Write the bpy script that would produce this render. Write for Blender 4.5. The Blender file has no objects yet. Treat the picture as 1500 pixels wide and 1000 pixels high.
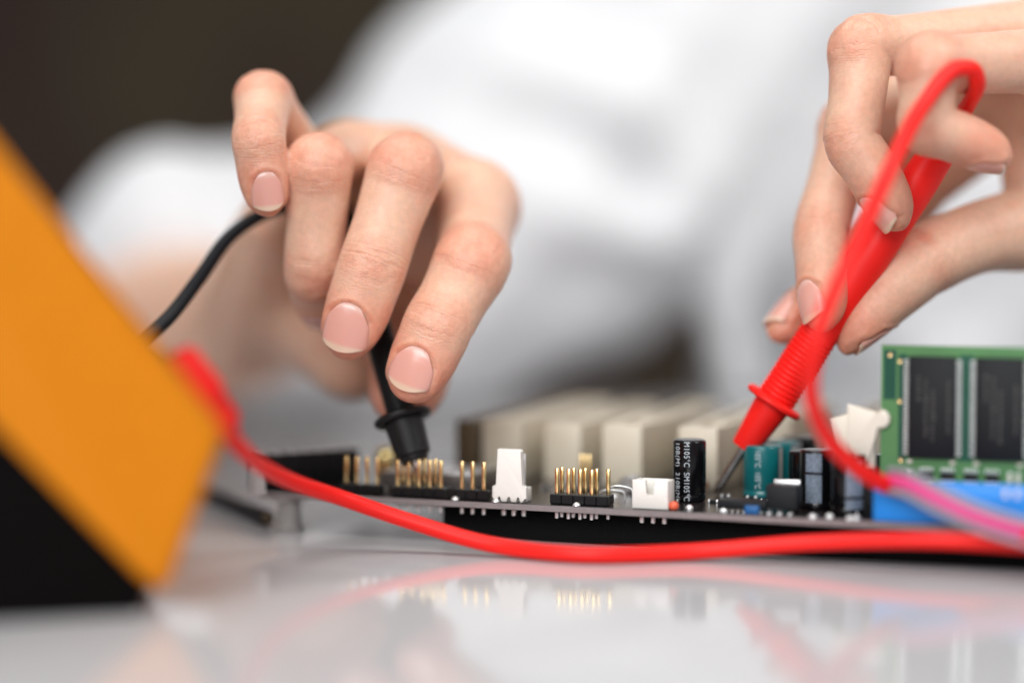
import bpy, bmesh, math, random
import numpy as np
from mathutils import Vector, Matrix

random.seed(7); np.random.seed(7)
MM = 0.001
# ------------------------------------------------------------------ camera
FPX = 2880.0                      # focal length in photograph pixels (1500 wide)
HORIZON = 360.0
CAM_H = 70.5                      # mm above the table
PITCH = math.atan((500 - HORIZON) / FPX)
FOCUS = 460.0                     # mm
scene = bpy.context.scene
col = scene.collection
cam_d = bpy.data.cameras.new('camera')
cam = bpy.data.objects.new('camera', cam_d); col.objects.link(cam)
cam.location = (0, 0, CAM_H * MM)
cam.rotation_euler = (math.pi / 2 - PITCH, 0, 0)
cam_d.sensor_width = 36.0
cam_d.lens = FPX / 1500 * 36.0
cam_d.clip_start = 0.02; cam_d.clip_end = 30
cam_d.dof.use_dof = True
cam_d.dof.focus_distance = FOCUS * MM
cam_d.dof.aperture_fstop = 2.1
cam_d.dof.aperture_blades = 0
scene.camera = cam
# ------------------------------------------------------------------ world and lamps
world = bpy.data.worlds.new('World'); scene.world = world; world.use_nodes = True
bg = world.node_tree.nodes['Background']
bg.inputs[0].default_value = (0.93, 0.96, 1.0, 1); bg.inputs[1].default_value = 0.27

def area(name, loc, target, size, sizey, power, color=(1, 1, 1)):
    d = bpy.data.lights.new(name, 'AREA'); d.shape = 'RECTANGLE'
    d.size = size; d.size_y = sizey; d.energy = power; d.color = color
    o = bpy.data.objects.new(name, d); col.objects.link(o)
    o.location = loc
    o.rotation_euler = (Vector(target) - Vector(loc)).to_track_quat('-Z', 'Y').to_euler()
    return o
area('softbox_lamp', (-0.10, 0.38, 1.05), (0.04, 0.50, 0.05), 0.8, 0.6, 5.6, (1.0, 0.975, 0.94))
area('front_fill_lamp', (-0.60, -1.3, 0.95), (0.15, 0.95, 0.12), 1.5, 1.0, 38, (0.98, 0.99, 1.0))  # soft fill added from the camera side to lift the coat and palm
cl = area('coat_fill_lamp', (0.85, 0.15, 0.95), (0.36, 0.95, 0.18), 0.6, 0.6, 3.0, (1.0, 0.985, 0.96))  # unseen narrow-spread lamp added to brighten the torso of the coat
cl.data.spread = math.radians(75)

scene.view_settings.view_transform = 'Standard'
scene.view_settings.look = 'None'
scene.view_settings.exposure = 0.02
scene.view_settings.gamma = 1.0
scene.view_settings.use_curve_mapping = False
scene.cycles.use_denoising = True
scene.cycles.max_bounces = 8
scene.cycles.caustics_reflective = False
scene.cycles.caustics_refractive = False

# ------------------------------------------------------------------ projection helpers (mm)
CT, ST = math.cos(PITCH), math.sin(PITCH)
def W(px, py, depth):
    """world point (mm) seen at a photograph pixel, lying `depth` mm in front of the camera along world Y"""
    dx = px - 750.0; du = 500.0 - py
    y = du * ST + FPX * CT
    z = du * CT - FPX * ST
    k = depth / y
    return np.array([dx * k, depth, CAM_H + z * k])
def proj(p):
    x, y, z = p[0], p[1], p[2] - CAM_H
    d = y * CT - z * ST
    u = y * ST + z * CT
    return 750 + FPX * x / d, 500 - FPX * u / d
def ground(px, py, h):
    dx = px - 750.0; du = 500.0 - py
    y = du * ST + FPX * CT; z = du * CT - FPX * ST
    k = (h - CAM_H) / z
    return np.array([dx * k, y * k, h])
def unit(v):
    v = np.asarray(v, float); return v / (np.linalg.norm(v) + 1e-12)

# ------------------------------------------------------------------ materials
def mat(name):
    m = bpy.data.materials.new(name); m.use_nodes = True
    nt = m.node_tree
    return m, nt, nt.nodes['Principled BSDF']
def node(nt, t, **kw):
    n = nt.nodes.new(t)
    for k, v in kw.items(): setattr(n, k, v)
    return n
def simple(name, color, rough=0.45, metal=0.0, bump=0.0, bscale=900.0, var=0.06, coat=0.0, spec=0.5, rvar=0.0):
    m, nt, b = mat(name)
    b.inputs['Roughness'].default_value = rough
    b.inputs['Metallic'].default_value = metal
    b.inputs['Coat Weight'].default_value = coat
    b.inputs['Specular IOR Level'].default_value = spec
    tc = node(nt, 'ShaderNodeTexCoord')
    nz = node(nt, 'ShaderNodeTexNoise'); nz.inputs['Scale'].default_value = bscale * 0.22; nz.inputs['Detail'].default_value = 5
    nt.links.new(tc.outputs['Object'], nz.inputs['Vector'])
    mx = node(nt, 'ShaderNodeMix', data_type='RGBA')
    c = np.array(color)
    mx.inputs[6].default_value = (*(c * (1 - var)), 1); mx.inputs[7].default_value = (*np.minimum(c * (1 + var), 1), 1)
    nt.links.new(nz.outputs['Fac'], mx.inputs[0]); nt.links.new(mx.outputs[2], b.inputs['Base Color'])
    if rvar:
        mr = node(nt, 'ShaderNodeMapRange'); mr.inputs[3].default_value = max(0.02, rough - rvar); mr.inputs[4].default_value = rough + rvar
        nt.links.new(nz.outputs['Fac'], mr.inputs[0]); nt.links.new(mr.outputs[0], b.inputs['Roughness'])
    if bump:
        n2 = node(nt, 'ShaderNodeTexNoise'); n2.inputs['Scale'].default_value = bscale; n2.inputs['Detail'].default_value = 4
        nt.links.new(tc.outputs['Object'], n2.inputs['Vector'])
        bp = node(nt, 'ShaderNodeBump'); bp.inputs['Strength'].default_value = bump; bp.inputs['Distance'].default_value = 0.0004
        nt.links.new(n2.outputs['Fac'], bp.inputs['Height']); nt.links.new(bp.outputs[0], b.inputs['Normal'])
    return m
M = {}
M['table'] = simple('table_laminate', (0.56, 0.557, 0.57), 0.11, var=0.02, bscale=60, rvar=0.06)
M['pcb'] = simple('board_solder_mask', (0.022, 0.017, 0.018), 0.16, var=0.25, bump=0.25, bscale=1600, rvar=0.05)
M['pcb_edge'] = simple('board_cut_edge', (0.24, 0.205, 0.205), 0.6, var=0.2, bump=0.4, bscale=2500)
M['black'] = simple('black_plastic', (0.012, 0.012, 0.013), 0.32, spec=0.22, bump=0.15, bscale=2500)
M['rubber'] = simple('black_rubber', (0.011, 0.011, 0.012), 0.38, spec=0.22, bump=0.3, bscale=3500)
M['cable_black'] = simple('black_cable_sheath', (0.012, 0.013, 0.016), 0.42, spec=0.22)
M['red'] = simple('red_probe_plastic', (0.88, 0.016, 0.012), 0.42, spec=0.22, var=0.04, bump=0.12, bscale=2200)
M['cable_red'] = simple('red_cable_sheath', (0.86, 0.012, 0.008), 0.42, spec=0.3, var=0.04)
M['gold'] = simple('gold_plate', (0.88, 0.66, 0.32), 0.25, metal=1.0, var=0.1)
M['brass'] = simple('brass_can', (0.86, 0.72, 0.34), 0.18, metal=1.0, var=0.1)
M['steel'] = simple('steel_tip', (0.42, 0.40, 0.39), 0.22, metal=1.0, var=0.1, bump=0.1)
M['tin'] = simple('solder_tin', (0.82, 0.82, 0.82), 0.38, metal=0.7, var=0.1, bump=0.3)
M['ivory'] = simple('ivory_nylon', (0.80, 0.74, 0.63), 0.42, var=0.03, bump=0.1)
M['white_nylon'] = simple('white_nylon', (0.82, 0.80, 0.75), 0.42, var=0.03, bump=0.1)
M['grey_nylon'] = simple('grey_nylon', (0.42, 0.41, 0.40), 0.5, var=0.05)
M['slot'] = simple('slot_ivory', (0.68, 0.61, 0.48), 0.42, var=0.04, bump=0.1)
M['slot_brown'] = simple('slot_brown', (0.16, 0.12, 0.07), 0.42, var=0.05)
M['cap_black'] = simple('capacitor_black_sleeve', (0.004, 0.004, 0.005), 0.16, spec=0.3, var=0.1, coat=0.15)
M['cap_teal'] = simple('capacitor_teal_sleeve', (0.004, 0.125, 0.135), 0.3, var=0.08, coat=0.2)
M['alu'] = simple('aluminium_can', (0.70, 0.71, 0.72), 0.3, metal=1.0, var=0.05)
M['print'] = simple('grey_print', (0.55, 0.60, 0.64), 0.5, var=0.1)
M['print_blue'] = simple('blue_grey_print', (0.17, 0.21, 0.27), 0.5, var=0.95, bscale=7000)
M['blue'] = simple('blue_connector_plastic', (0.005, 0.255, 0.80), 0.38, var=0.04, bump=0.1)
M['blue_dark'] = simple('blue_trimmer', (0.005, 0.10, 0.30), 0.45)
M['ram_green'] = simple('memory_green_mask', (0.09, 0.24, 0.085), 0.32, var=0.12, bump=0.2, bscale=1500)
M['ram_dark'] = simple('memory_dark_green', (0.004, 0.075, 0.045), 0.32, var=0.1)
M['chip'] = simple('chip_epoxy', (0.010, 0.011, 0.013), 0.42, spec=0.22, bump=0.35, bscale=4000)
M['chip_mark'] = simple('chip_marking', (0.045, 0.042, 0.040), 0.5, var=0.3, bscale=6000)
M['copper'] = simple('copper_coil', (0.55, 0.24, 0.12), 0.35, metal=0.8, var=0.2)
M['orange_dot'] = simple('orange_bead', (0.75, 0.13, 0.06), 0.4)
M['orange'] = simple('orange_holster_rubber', (0.66, 0.205, 0.0005), 0.5, spec=0.25, var=0.05, bump=0.2, bscale=900)
M['meter_black'] = simple('meter_black_case', (0.003, 0.002, 0.002), 0.7, spec=0.06, bump=0.2)
M['grey_wire'] = simple('grey_ribbon_core', (0.30, 0.30, 0.35), 0.45)
M['pink_wire'] = simple('pink_ribbon_core', (0.72, 0.075, 0.26), 0.45)
M['brownchip'] = simple('controller_package', (0.10, 0.085, 0.08), 0.3, bump=0.2)

M['foam'] = simple('black_foam', (0.006, 0.006, 0.006), 0.9, spec=0.1, bump=0.8, bscale=1800)
# led: cloudy clear plastic
m, nt, b = mat('clear_led'); M['led'] = m
b.inputs['Base Color'].default_value = (0.92, 0.88, 0.88, 1); b.inputs['Roughness'].default_value = 0.18
b.inputs['Transmission Weight'].default_value = 0.55; b.inputs['IOR'].default_value = 1.45

# wall: dim, out of focus
m, nt, b = mat('dim_wall_paint'); M['wall'] = m
tc = node(nt, 'ShaderNodeTexCoord')
nz = node(nt, 'ShaderNodeTexNoise'); nz.inputs['Scale'].default_value = 3.4; nz.inputs['Detail'].default_value = 2
cr = node(nt, 'ShaderNodeValToRGB')
cr.color_ramp.elements[0].position = 0.4; cr.color_ramp.elements[0].color = (0.030, 0.011, 0.006, 1)
cr.color_ramp.elements[1].position = 0.6; cr.color_ramp.elements[1].color = (0.047, 0.033, 0.014, 1)
nt.links.new(tc.outputs['Object'], nz.inputs['Vector']); nt.links.new(nz.outputs['Fac'], cr.inputs[0])
nt.links.new(cr.outputs[0], b.inputs['Base Color']); b.inputs['Roughness'].default_value = 0.8

# cloth
m, nt, b = mat('white_cotton'); M['cloth'] = m
b.inputs['Base Color'].default_value = (0.58, 0.585, 0.60, 1); b.inputs['Roughness'].default_value = 0.85
b.inputs['Sheen Weight'].default_value = 0.1
tc = node(nt, 'ShaderNodeTexCoord')
nz = node(nt, 'ShaderNodeTexNoise'); nz.inputs['Scale'].default_value = 22; nz.inputs['Detail'].default_value = 3
nt.links.new(tc.outputs['Object'], nz.inputs['Vector'])
bp = node(nt, 'ShaderNodeBump'); bp.inputs['Strength'].default_value = 0.35; bp.inputs['Distance'].default_value = 0.02
nt.links.new(nz.outputs['Fac'], bp.inputs['Height']); nt.links.new(bp.outputs[0], b.inputs['Normal'])

# skin
m, nt, b = mat('skin'); M['skin'] = m
at = node(nt, 'ShaderNodeAttribute', attribute_name='flush')
ph = node(nt, 'ShaderNodeAttribute', attribute_name='wr_phase')
wm = node(nt, 'ShaderNodeAttribute', attribute_name='wr_mask')
tc = node(nt, 'ShaderNodeTexCoord')
n1 = node(nt, 'ShaderNodeTexNoise'); n1.inputs['Scale'].default_value = 160; n1.inputs['Detail'].default_value = 5
n2 = node(nt, 'ShaderNodeTexNoise'); n2.inputs['Scale'].default_value = 700; n2.inputs['Detail'].default_value = 3
for n in (n1, n2): nt.links.new(tc.outputs['Object'], n.inputs['Vector'])
mx = node(nt, 'ShaderNodeMix', data_type='RGBA')
mx.inputs[6].default_value = (0.74, 0.465, 0.335, 1); mx.inputs[7].default_value = (0.68, 0.255, 0.165, 1)
ad = node(nt, 'ShaderNodeMath', operation='ADD')
ms = node(nt, 'ShaderNodeMapRange'); ms.inputs[1].default_value = 0.3; ms.inputs[2].default_value = 0.7; ms.inputs[3].default_value = -0.14; ms.inputs[4].default_value = 0.24
nt.links.new(n1.outputs['Fac'], ms.inputs[0]); nt.links.new(ms.outputs[0], ad.inputs[0]); nt.links.new(at.outputs['Fac'], ad.inputs[1])
nt.links.new(ad.outputs[0], mx.inputs[0])
mx2 = node(nt, 'ShaderNodeMix', data_type='RGBA', blend_type='MULTIPLY'); mx2.inputs[0].default_value = 1.0
ms2 = node(nt, 'ShaderNodeMapRange'); ms2.inputs[1].default_value = 0.3; ms2.inputs[2].default_value = 0.7; ms2.inputs[3].default_value = 0.93; ms2.inputs[4].default_value = 1.05
nt.links.new(n2.outputs['Fac'], ms2.inputs[0])
nt.links.new(mx.outputs[2], mx2.inputs[6]); nt.links.new(ms2.outputs[0], mx2.inputs[7])
nt.links.new(mx2.outputs[2], b.inputs['Base Color'])
b.inputs['Roughness'].default_value = 0.40
b.inputs['Specular IOR Level'].default_value = 0.42
b.inputs['Subsurface Weight'].default_value = 0.55
b.inputs['Subsurface Radius'].default_value = (1.0, 0.32, 0.16)
b.inputs['Subsurface Scale'].default_value = 0.005
# fine relief: pores, lattice lines and knuckle wrinkles
vo = node(nt, 'ShaderNodeTexVoronoi', feature='DISTANCE_TO_EDGE'); vo.inputs['Scale'].default_value = 1300
nt.links.new(tc.outputs['Object'], vo.inputs['Vector'])
vr = node(nt, 'ShaderNodeMapRange'); vr.inputs[2].default_value = 0.25; nt.links.new(vo.outputs['Distance'], vr.inputs[0])
bp1 = node(nt, 'ShaderNodeBump'); bp1.inputs['Strength'].default_value = 0.32; bp1.inputs['Distance'].default_value = 0.00012
nt.links.new(vr.outputs[0], bp1.inputs['Height'])
nd = node(nt, 'ShaderNodeTexNoise'); nd.inputs['Scale'].default_value = 420; nd.inputs['Detail'].default_value = 3
nt.links.new(tc.outputs['Object'], nd.inputs['Vector'])
m1 = node(nt, 'ShaderNodeMath', operation='MULTIPLY'); m1.inputs[1].default_value = 7.0; nt.links.new(nd.outputs['Fac'], m1.inputs[0])
m2 = node(nt, 'ShaderNodeMath', operation='MULTIPLY'); m2.inputs[1].default_value = 5.2; nt.links.new(ph.outputs['Fac'], m2.inputs[0])
m3 = node(nt, 'ShaderNodeMath', operation='ADD'); nt.links.new(m1.outputs[0], m3.inputs[0]); nt.links.new(m2.outputs[0], m3.inputs[1])
m4 = node(nt, 'ShaderNodeMath', operation='SINE'); nt.links.new(m3.outputs[0], m4.inputs[0])
m5 = node(nt, 'ShaderNodeMath', operation='MULTIPLY'); nt.links.new(m4.outputs[0], m5.inputs[0]); nt.links.new(wm.outputs['Fac'], m5.inputs[1])
bp2 = node(nt, 'ShaderNodeBump'); bp2.inputs['Strength'].default_value = 0.36; bp2.inputs['Distance'].default_value = 0.00022
nt.links.new(m5.outputs[0], bp2.inputs['Height']); nt.links.new(bp1.outputs[0], bp2.inputs['Normal'])
nt.links.new(bp2.outputs[0], b.inputs['Normal'])

# nail
m, nt, b = mat('fingernail'); M['nail'] = m
at = node(nt, 'ShaderNodeAttribute', attribute_name='free_edge')
lu = node(nt, 'ShaderNodeAttribute', attribute_name='lunula')
mx = node(nt, 'ShaderNodeMix', data_type='RGBA'); mx.inputs[6].default_value = (0.74, 0.375, 0.31, 1); mx.inputs[7].default_value = (0.74, 0.53, 0.40, 1)
mxl = node(nt, 'ShaderNodeMix', data_type='RGBA'); mxl.inputs[7].default_value = (0.76, 0.54, 0.48, 1)
nt.links.new(at.outputs['Fac'], mx.inputs[0]); nt.links.new(mx.outputs[2], mxl.inputs[6]); nt.links.new(lu.outputs['Fac'], mxl.inputs[0])
nt.links.new(mxl.outputs[2], b.inputs['Base Color'])
b.inputs['Roughness'].default_value = 0.20; b.inputs['Subsurface Weight'].default_value = 0.25
b.inputs['Subsurface Radius'].default_value = (1, .4, .25); b.inputs['Subsurface Scale'].default_value = 0.001

# ------------------------------------------------------------------ object helpers
def link_mesh(name, me, material, parent=None, smooth=True):
    o = bpy.data.objects.new(name, me); col.objects.link(o)
    if material is not None:
        me.materials.append(material)
    if smooth:
        me.polygons.foreach_set('use_smooth', [True] * len(me.polygons))
    if parent is not None:
        o.parent = parent
        o.matrix_parent_inverse = PINV.get(parent.name, Matrix.Identity(4))
    return o
PINV = {}
def empty(name, loc_mm, label, cat, group=None):
    o = bpy.data.objects.new(name, None); col.objects.link(o)
    o.empty_display_size = 0.01
    o.location = Vector(loc_mm) * MM
    o['label'] = label; o['category'] = cat
    if group: o['group'] = group
    PINV[o.name] = Matrix.Translation(Vector(loc_mm) * MM).inverted()
    return o
def tag(o, label, cat, group=None):
    o['label'] = label; o['category'] = cat
    if group: o['group'] = group
    return o
def mesh_from(name, V, F):
    me = bpy.data.meshes.new(name)
    me.from_pydata([tuple(v) for v in np.asarray(V) * MM], [], F)
    me.update()
    return me
def bm_mesh(name, bm):
    bmesh.ops.recalc_face_normals(bm, faces=bm.faces)
    me = bpy.data.meshes.new(name); bm.to_mesh(me); bm.free()
    return me
def sharp(me, angle=35):
    me.polygons.foreach_set('use_smooth', [True] * len(me.polygons))
    try: me.set_sharp_from_angle(angle=math.radians(angle))
    except Exception: pass
def box_bm(bm, origin, ax, ay, az, x0, x1, y0, y1, z0, z1, bevel=0.0, seg=2):
    """a bevelled box in a local frame (mm)"""
    o = np.asarray(origin)
    vs = []
    for z in (z0, z1):
        for (x, y) in ((x0, y0), (x1, y0), (x1, y1), (x0, y1)):
            vs.append(bm.verts.new(tuple((o + ax * x + ay * y + az * z) * MM)))
    fs = [bm.faces.new([vs[i] for i in f]) for f in ((3, 2, 1, 0), (4, 5, 6, 7), (0, 1, 5, 4), (1, 2, 6, 5), (2, 3, 7, 6), (3, 0, 4, 7))]
    if bevel:
        es = set(e for f in fs for e in f.edges)
        bmesh.ops.bevel(bm, geom=list(es), offset=bevel * MM, segments=seg, profile=0.5, affect='EDGES', clamp_overlap=True)
def prism_bm(bm, pts2, origin, ax, ay, az, z0, z1, bevel=0.0, seg=2):
    o = np.asarray(origin)
    lo = [bm.verts.new(tuple((o + ax * x + ay * y + az * z0) * MM)) for x, y in pts2]
    hi = [bm.verts.new(tuple((o + ax * x + ay * y + az * z1) * MM)) for x, y in pts2]
    n = len(pts2)
    fs = [bm.faces.new(lo[::-1]), bm.faces.new(hi)]
    for i in range(n):
        fs.append(bm.faces.new((lo[i], lo[(i + 1) % n], hi[(i + 1) % n], hi[i])))
    if bevel:
        es = set(e for f in fs[:2] for e in f.edges)
        bmesh.ops.bevel(bm, geom=list(es), offset=bevel * MM, segments=seg, profile=0.5, affect='EDGES', clamp_overlap=True)
def frame_of(T, hint=(0, 0, 1)):
    T = unit(T); h = np.asarray(hint, float)
    if abs(np.dot(T, unit(h))) > 0.95: h = np.array([1.0, 0, 0])
    A = unit(np.cross(h, T)); B = np.cross(T, A)
    return T, A, B
def lathe(name, p0, axis, prof, material, parent=None, seg=40, ang=35):
    """revolve (distance, radius) pairs round an axis starting at p0 (mm)"""
    T, A, B = frame_of(axis); p0 = np.asarray(p0, float)
    V, F = [], []
    for (d, r) in prof:
        for k in range(seg):
            t = 2 * math.pi * k / seg
            V.append(p0 + T * d + (A * math.cos(t) + B * math.sin(t)) * r)
    n = len(prof)
    for i in range(n - 1):
        for k in range(seg):
            a = i * seg + k; b_ = i * seg + (k + 1) % seg
            F.append((a, b_, b_ + seg, a + seg))
    if prof[0][1] > 1e-4: F.append(tuple(range(seg))[::-1])
    if prof[-1][1] > 1e-4: F.append(tuple(range((n - 1) * seg, n * seg)))
    me = mesh_from(name, V, F)
    o = link_mesh(name, me, material, parent)
    sharp(me, ang)
    return o
def catmull(P, n=12):
    P = np.asarray(P, float)
    Q = np.vstack([2 * P[0] - P[1], P, 2 * P[-1] - P[-2]])
    out = []
    for i in range(1, len(Q) - 2):
        p0, p1, p2, p3 = Q[i - 1], Q[i], Q[i + 1], Q[i + 2]
        def dt(a, b_): return max(np.linalg.norm((b_ - a)[:3]), 1e-6) ** 0.5
        t0 = 0; t1 = t0 + dt(p0, p1); t2 = t1 + dt(p1, p2); t3 = t2 + dt(p2, p3)
        for t in np.linspace(t1, t2, n, endpoint=False):
            A1 = (t1 - t) / (t1 - t0) * p0 + (t - t0) / (t1 - t0) * p1
            A2 = (t2 - t) / (t2 - t1) * p1 + (t - t1) / (t2 - t1) * p2
            A3 = (t3 - t) / (t3 - t2) * p2 + (t - t2) / (t3 - t2) * p3
            B1 = (t2 - t) / (t2 - t0) * A1 + (t - t0) / (t2 - t0) * A2
            B2 = (t3 - t) / (t3 - t1) * A2 + (t - t1) / (t3 - t1) * A3
            out.append((t2 - t) / (t2 - t1) * B1 + (t - t1) / (t2 - t1) * B2)
    out.append(P[-1])
    return np.array(out)
def tube(name, P, r, material, parent=None, seg=20, caps=True):
    P = np.asarray(P, float); n = len(P)
    R = np.full(n, r, float) if np.isscalar(r) else np.asarray(r, float)
    T = np.gradient(P, axis=0); T /= np.linalg.norm(T, axis=1)[:, None]
    _, A, _ = frame_of(T[0])
    V, F = [], []
    for i in range(n):
        A = unit(A - T[i] * np.dot(A, T[i])); B = np.cross(T[i], A)
        for k in range(seg):
            t = 2 * math.pi * k / seg
            V.append(P[i] + (A * math.cos(t) + B * math.sin(t)) * R[i])
    for i in range(n - 1):
        for k in range(seg):
            a = i * seg + k; b_ = i * seg + (k + 1) % seg
            F.append((a, b_, b_ + seg, a + seg))
    if caps:
        F.append(tuple(range(seg))[::-1]); F.append(tuple(range((n - 1) * seg, n * seg)))
    me = mesh_from(name, V, F)
    o = link_mesh(name, me, material, parent)
    sharp(me, 40)
    return o

# ------------------------------------------------------------------ the setting: table and far wall
X, Y, Z = np.eye(3)
bm = bmesh.new(); box_bm(bm, (0, 0, 0), X, Y, Z, -700, 900, 60, 862, -25, 0, 1.5, 3)
me = bm_mesh('table_top', bm); sharp(me)
o = link_mesh('table_top', me, M['table']); o['kind'] = 'structure'
bm = bmesh.new(); box_bm(bm, (0, 0, 0), X, Y, Z, -2500, 2500, 2600, 2640, -900, 2000)
o = link_mesh('wall_back', bm_mesh('wall_back', bm), M['wall'], smooth=False); o['kind'] = 'structure'

# ------------------------------------------------------------------ the motherboard
BT = 10.0                                    # top of the board above the table, mm
ANG = math.radians(21.0)
U = np.array([math.cos(ANG), -math.sin(ANG), 0]); Vd = np.array([math.sin(ANG), math.cos(ANG), 0])
O = np.array([-62.6, 484.6, BT])             # front left corner
BW, BD = 250.0, 135.0
def B(a, b_, c=0.0): return O + U * a + Vd * b_ + Z * c
def at_row(px, b_, c=0.0):
    """distance along the front edge of the point on row b that shows at photograph column px"""
    lo, hi = -40.0, 330.0
    for _ in range(40):
        m_ = (lo + hi) / 2
        if proj(B(m_, b_, c))[0] < px: lo = m_
        else: hi = m_
    return (lo + hi) / 2
def ab(px, py):
    p = ground(px, py, BT) - O
    return float(np.dot(p, U)), float(np.dot(p, Vd))
mb = empty('motherboard', (60, 520, 0), 'dark computer motherboard crowded with connectors on the pale table', 'motherboard')
def bbox(name, a0, a1, b0, b1, c0, c1, material, parent=mb, bevel=0.25, smooth=True):
    bm = bmesh.new(); box_bm(bm, O, U, Vd, Z, a0, a1, b0, b1, c0, c1, bevel)
    me = bm_mesh(name, bm); o = link_mesh(name, me, material, parent)
    sharp(me)
    return o
bm = bmesh.new(); box_bm(bm, O, U, Vd, Z, 0, BW, 0, BD, -1.6, 0, 0.12, 1)
me = bm_mesh('circuit_board', bm)
me.materials.append(M['pcb']); me.materials.append(M['pcb_edge'])
for p in me.polygons:
    if abs(p.normal.z) < 0.5: p.material_index = 1
board = link_mesh('circuit_board', me, None, mb, smooth=False)
for (a, b_) in ((6, 4.5), (7, BD - 8), (120, 70), (236, 12), (236, BD - 8), (122, BD - 8)):
    lathe('standoff', B(a, b_, -10.0), Z, [(0, 3.6), (0.8, 3.9), (1.4, 3.2), (7.2, 2.6), (7.6, 4.4), (8.39, 4.4)], M['grey_nylon'], mb, 24)
fo = at_row(648, 8, -5)
bm = bmesh.new(); box_bm(bm, O, U, Vd, Z, fo, BW - 3, 8, BD - 4, -9.9, -1.62, 0.5, 2)
me = bm_mesh('foam_pad', bm); foam = link_mesh('foam_pad', me, None); sharp(me); me.materials.append(M['foam'])
tag(foam, 'black foam pad lying on the table underneath the motherboard', 'foam pad')
# silk screened pads / small solder joints on the front strip
def pads(name, rows, material, n_seed=3):
    rnd = random.Random(n_seed); bm = bmesh.new()
    for (a, b_, w, d, h) in rows:
        box_bm(bm, O, U, Vd, Z, a - w / 2, a + w / 2, b_ - d / 2, b_ + d / 2, 0.0, h, 0.08, 1)
    o = link_mesh(name, bm_mesh(name, bm), material, mb, smooth=False)
    return o
rnd = random.Random(5)
for k in range(90):                          # chip resistors and capacitors scattered on the board
    a = rnd.uniform(20, 210); b_ = rnd.uniform(7, 45)
    w = rnd.choice((1.6, 2.0)); d = rnd.choice((0.9, 1.2))
    p = bbox('chip_resistor', a - w / 2, a + w / 2, b_ - d / 2, b_ + d / 2, 0.02, 0.7, M['chip'], mb, 0.08)
    for s in (-1, 1):
        bbox('end_cap', a + s * (w / 2 - 0.02) - 0.25, a + s * (w / 2 - 0.02) + 0.25, b_ - d / 2 - 0.05, b_ + d / 2 + 0.05, 0.02, 0.78, M['tin'], p, 0.1)

# ---- pin headers
def cyl_sq(name, a, b_, c0, c1, r, material, parent):
    bm = bmesh.new()
    box_bm(bm, O, U, Vd, Z, a - r, a + r, b_ - r, b_ + r, c0, c1, r * 0.55, 2)
    me = bm_mesh(name, bm); o = link_mesh(name, me, material, parent); sharp(me)
    return o
def header(pxs, b_front, rows, top, extra=None, base_h=2.4, span=None):
    as_ = [at_row(px, b_front, 5) for px in pxs]
    a0, a1 = as_[0], as_[-1]
    h = empty_part('pin_header', mb)
    for j in range(rows):
        for i, a in enumerate(as_):
            if extra and (i, j) in extra: continue
            b_ = b_front + j * 2.54
            aa = a + (0.35 * j)
            # one base segment per pin with a notch between neighbours, and the gold pin with its tail
            pin = cyl_sq('pin', aa, b_, 2.0, top, 0.47, M['gold'], h)
            cyl_sq('pin_tail', aa, b_, -3.5, -1.6, 0.42, M['tin'], h)
    pitch = (a1 - a0) / max(1, len(as_) - 1)
    for j in range(rows):
        for i, a in enumerate(as_):
            b_ = b_front + j * 2.54
            bm = bmesh.new()
            box_bm(bm, O, U, Vd, Z, a - pitch / 2 + 0.02, a + pitch / 2 - 0.02, b_ - 1.25, b_ + 1.25, 0.03, base_h, 0.22, 1)
            me = bm_mesh('header_base', bm); o = link_mesh('header_base', me, M['black'], h); sharp(me)
    return h
def empty_part(name, parent):
    o = bpy.data.objects.new(name, None); col.objects.link(o); o.empty_display_size = 0.005
    o.parent = parent; o.matrix_parent_inverse = PINV[parent.name]
    PINV[o.name] = Matrix.Identity(4)
    return o
header([508, 523, 538, 553], 4.0, 1, 9.1)
header([583, 599, 614, 630, 646], 3.0, 2, 9.1, extra=((4, 1),))
header([677, 692.5, 709], 3.2, 1, 9.1)
header([816, 833, 850, 867, 884], 3.4, 2, 8.4, extra=((4, 0),))
h5 = empty_part('pin_header', mb)
for px in (851, 857, 863.5):
    a = at_row(px, 24, 5); cyl_sq('pin', a, 24, 0.02, 9.6, 0.32, M['gold'], h5)
a = at_row(857, 24, 1); bbox('header_base', a - 2.2, a + 2.2, 22.9, 25.1, 0.03, 1.6, M['black'], h5)

# ---- white fan connector with its tall tab
fan = empty_part('fan_connector', mb)
a = at_row(750, 3.2, 5)
bm = bmesh.new()
prof = [(-4.3, 0.9), (-3.6, 0.9), (-3.6, 0.05), (-2.9, 0.05), (-2.9, 1.5), (-2.1, 1.5), (-2.1, 0.05), (-0.5, 0.05), (-0.5, 1.5), (0.4, 1.5), (0.4, 0.05), (1.9, 0.05), (1.9, 1.5),
        (2.7, 1.5), (2.7, 0.05), (3.5, 0.05), (3.5, 0.9), (4.3, 0.9), (4.3, 3.7), (3.1, 4.0), (3.1, 12.2), (2.8, 12.6), (-2.8, 12.6), (-3.1, 12.2), (-3.1, 4.0), (-4.3, 3.7)]
o_ = B(a, 1.2); prism_bm(bm, prof, o_, U, Z, Vd, 0, 1.5, 0.2)
me = bm_mesh('locking_tab', bm); o = link_mesh('locking_tab', me, M['white_nylon'], fan); sharp(me)
bbox('connector_base', a - 3.9, a + 3.9, 2.72, 6.2, 0.03, 3.4, M['white_nylon'], fan)
for i in (-1, 0, 1):
    cyl_sq('pin', a + i * 2.54, 4.6, 3.3, 11.3, 0.42, M['tin'], fan)
    cyl_sq('pin_tail', a + i * 2.54, 4.6, -3.6, -1.6, 0.5, M['tin'], fan)

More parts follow.
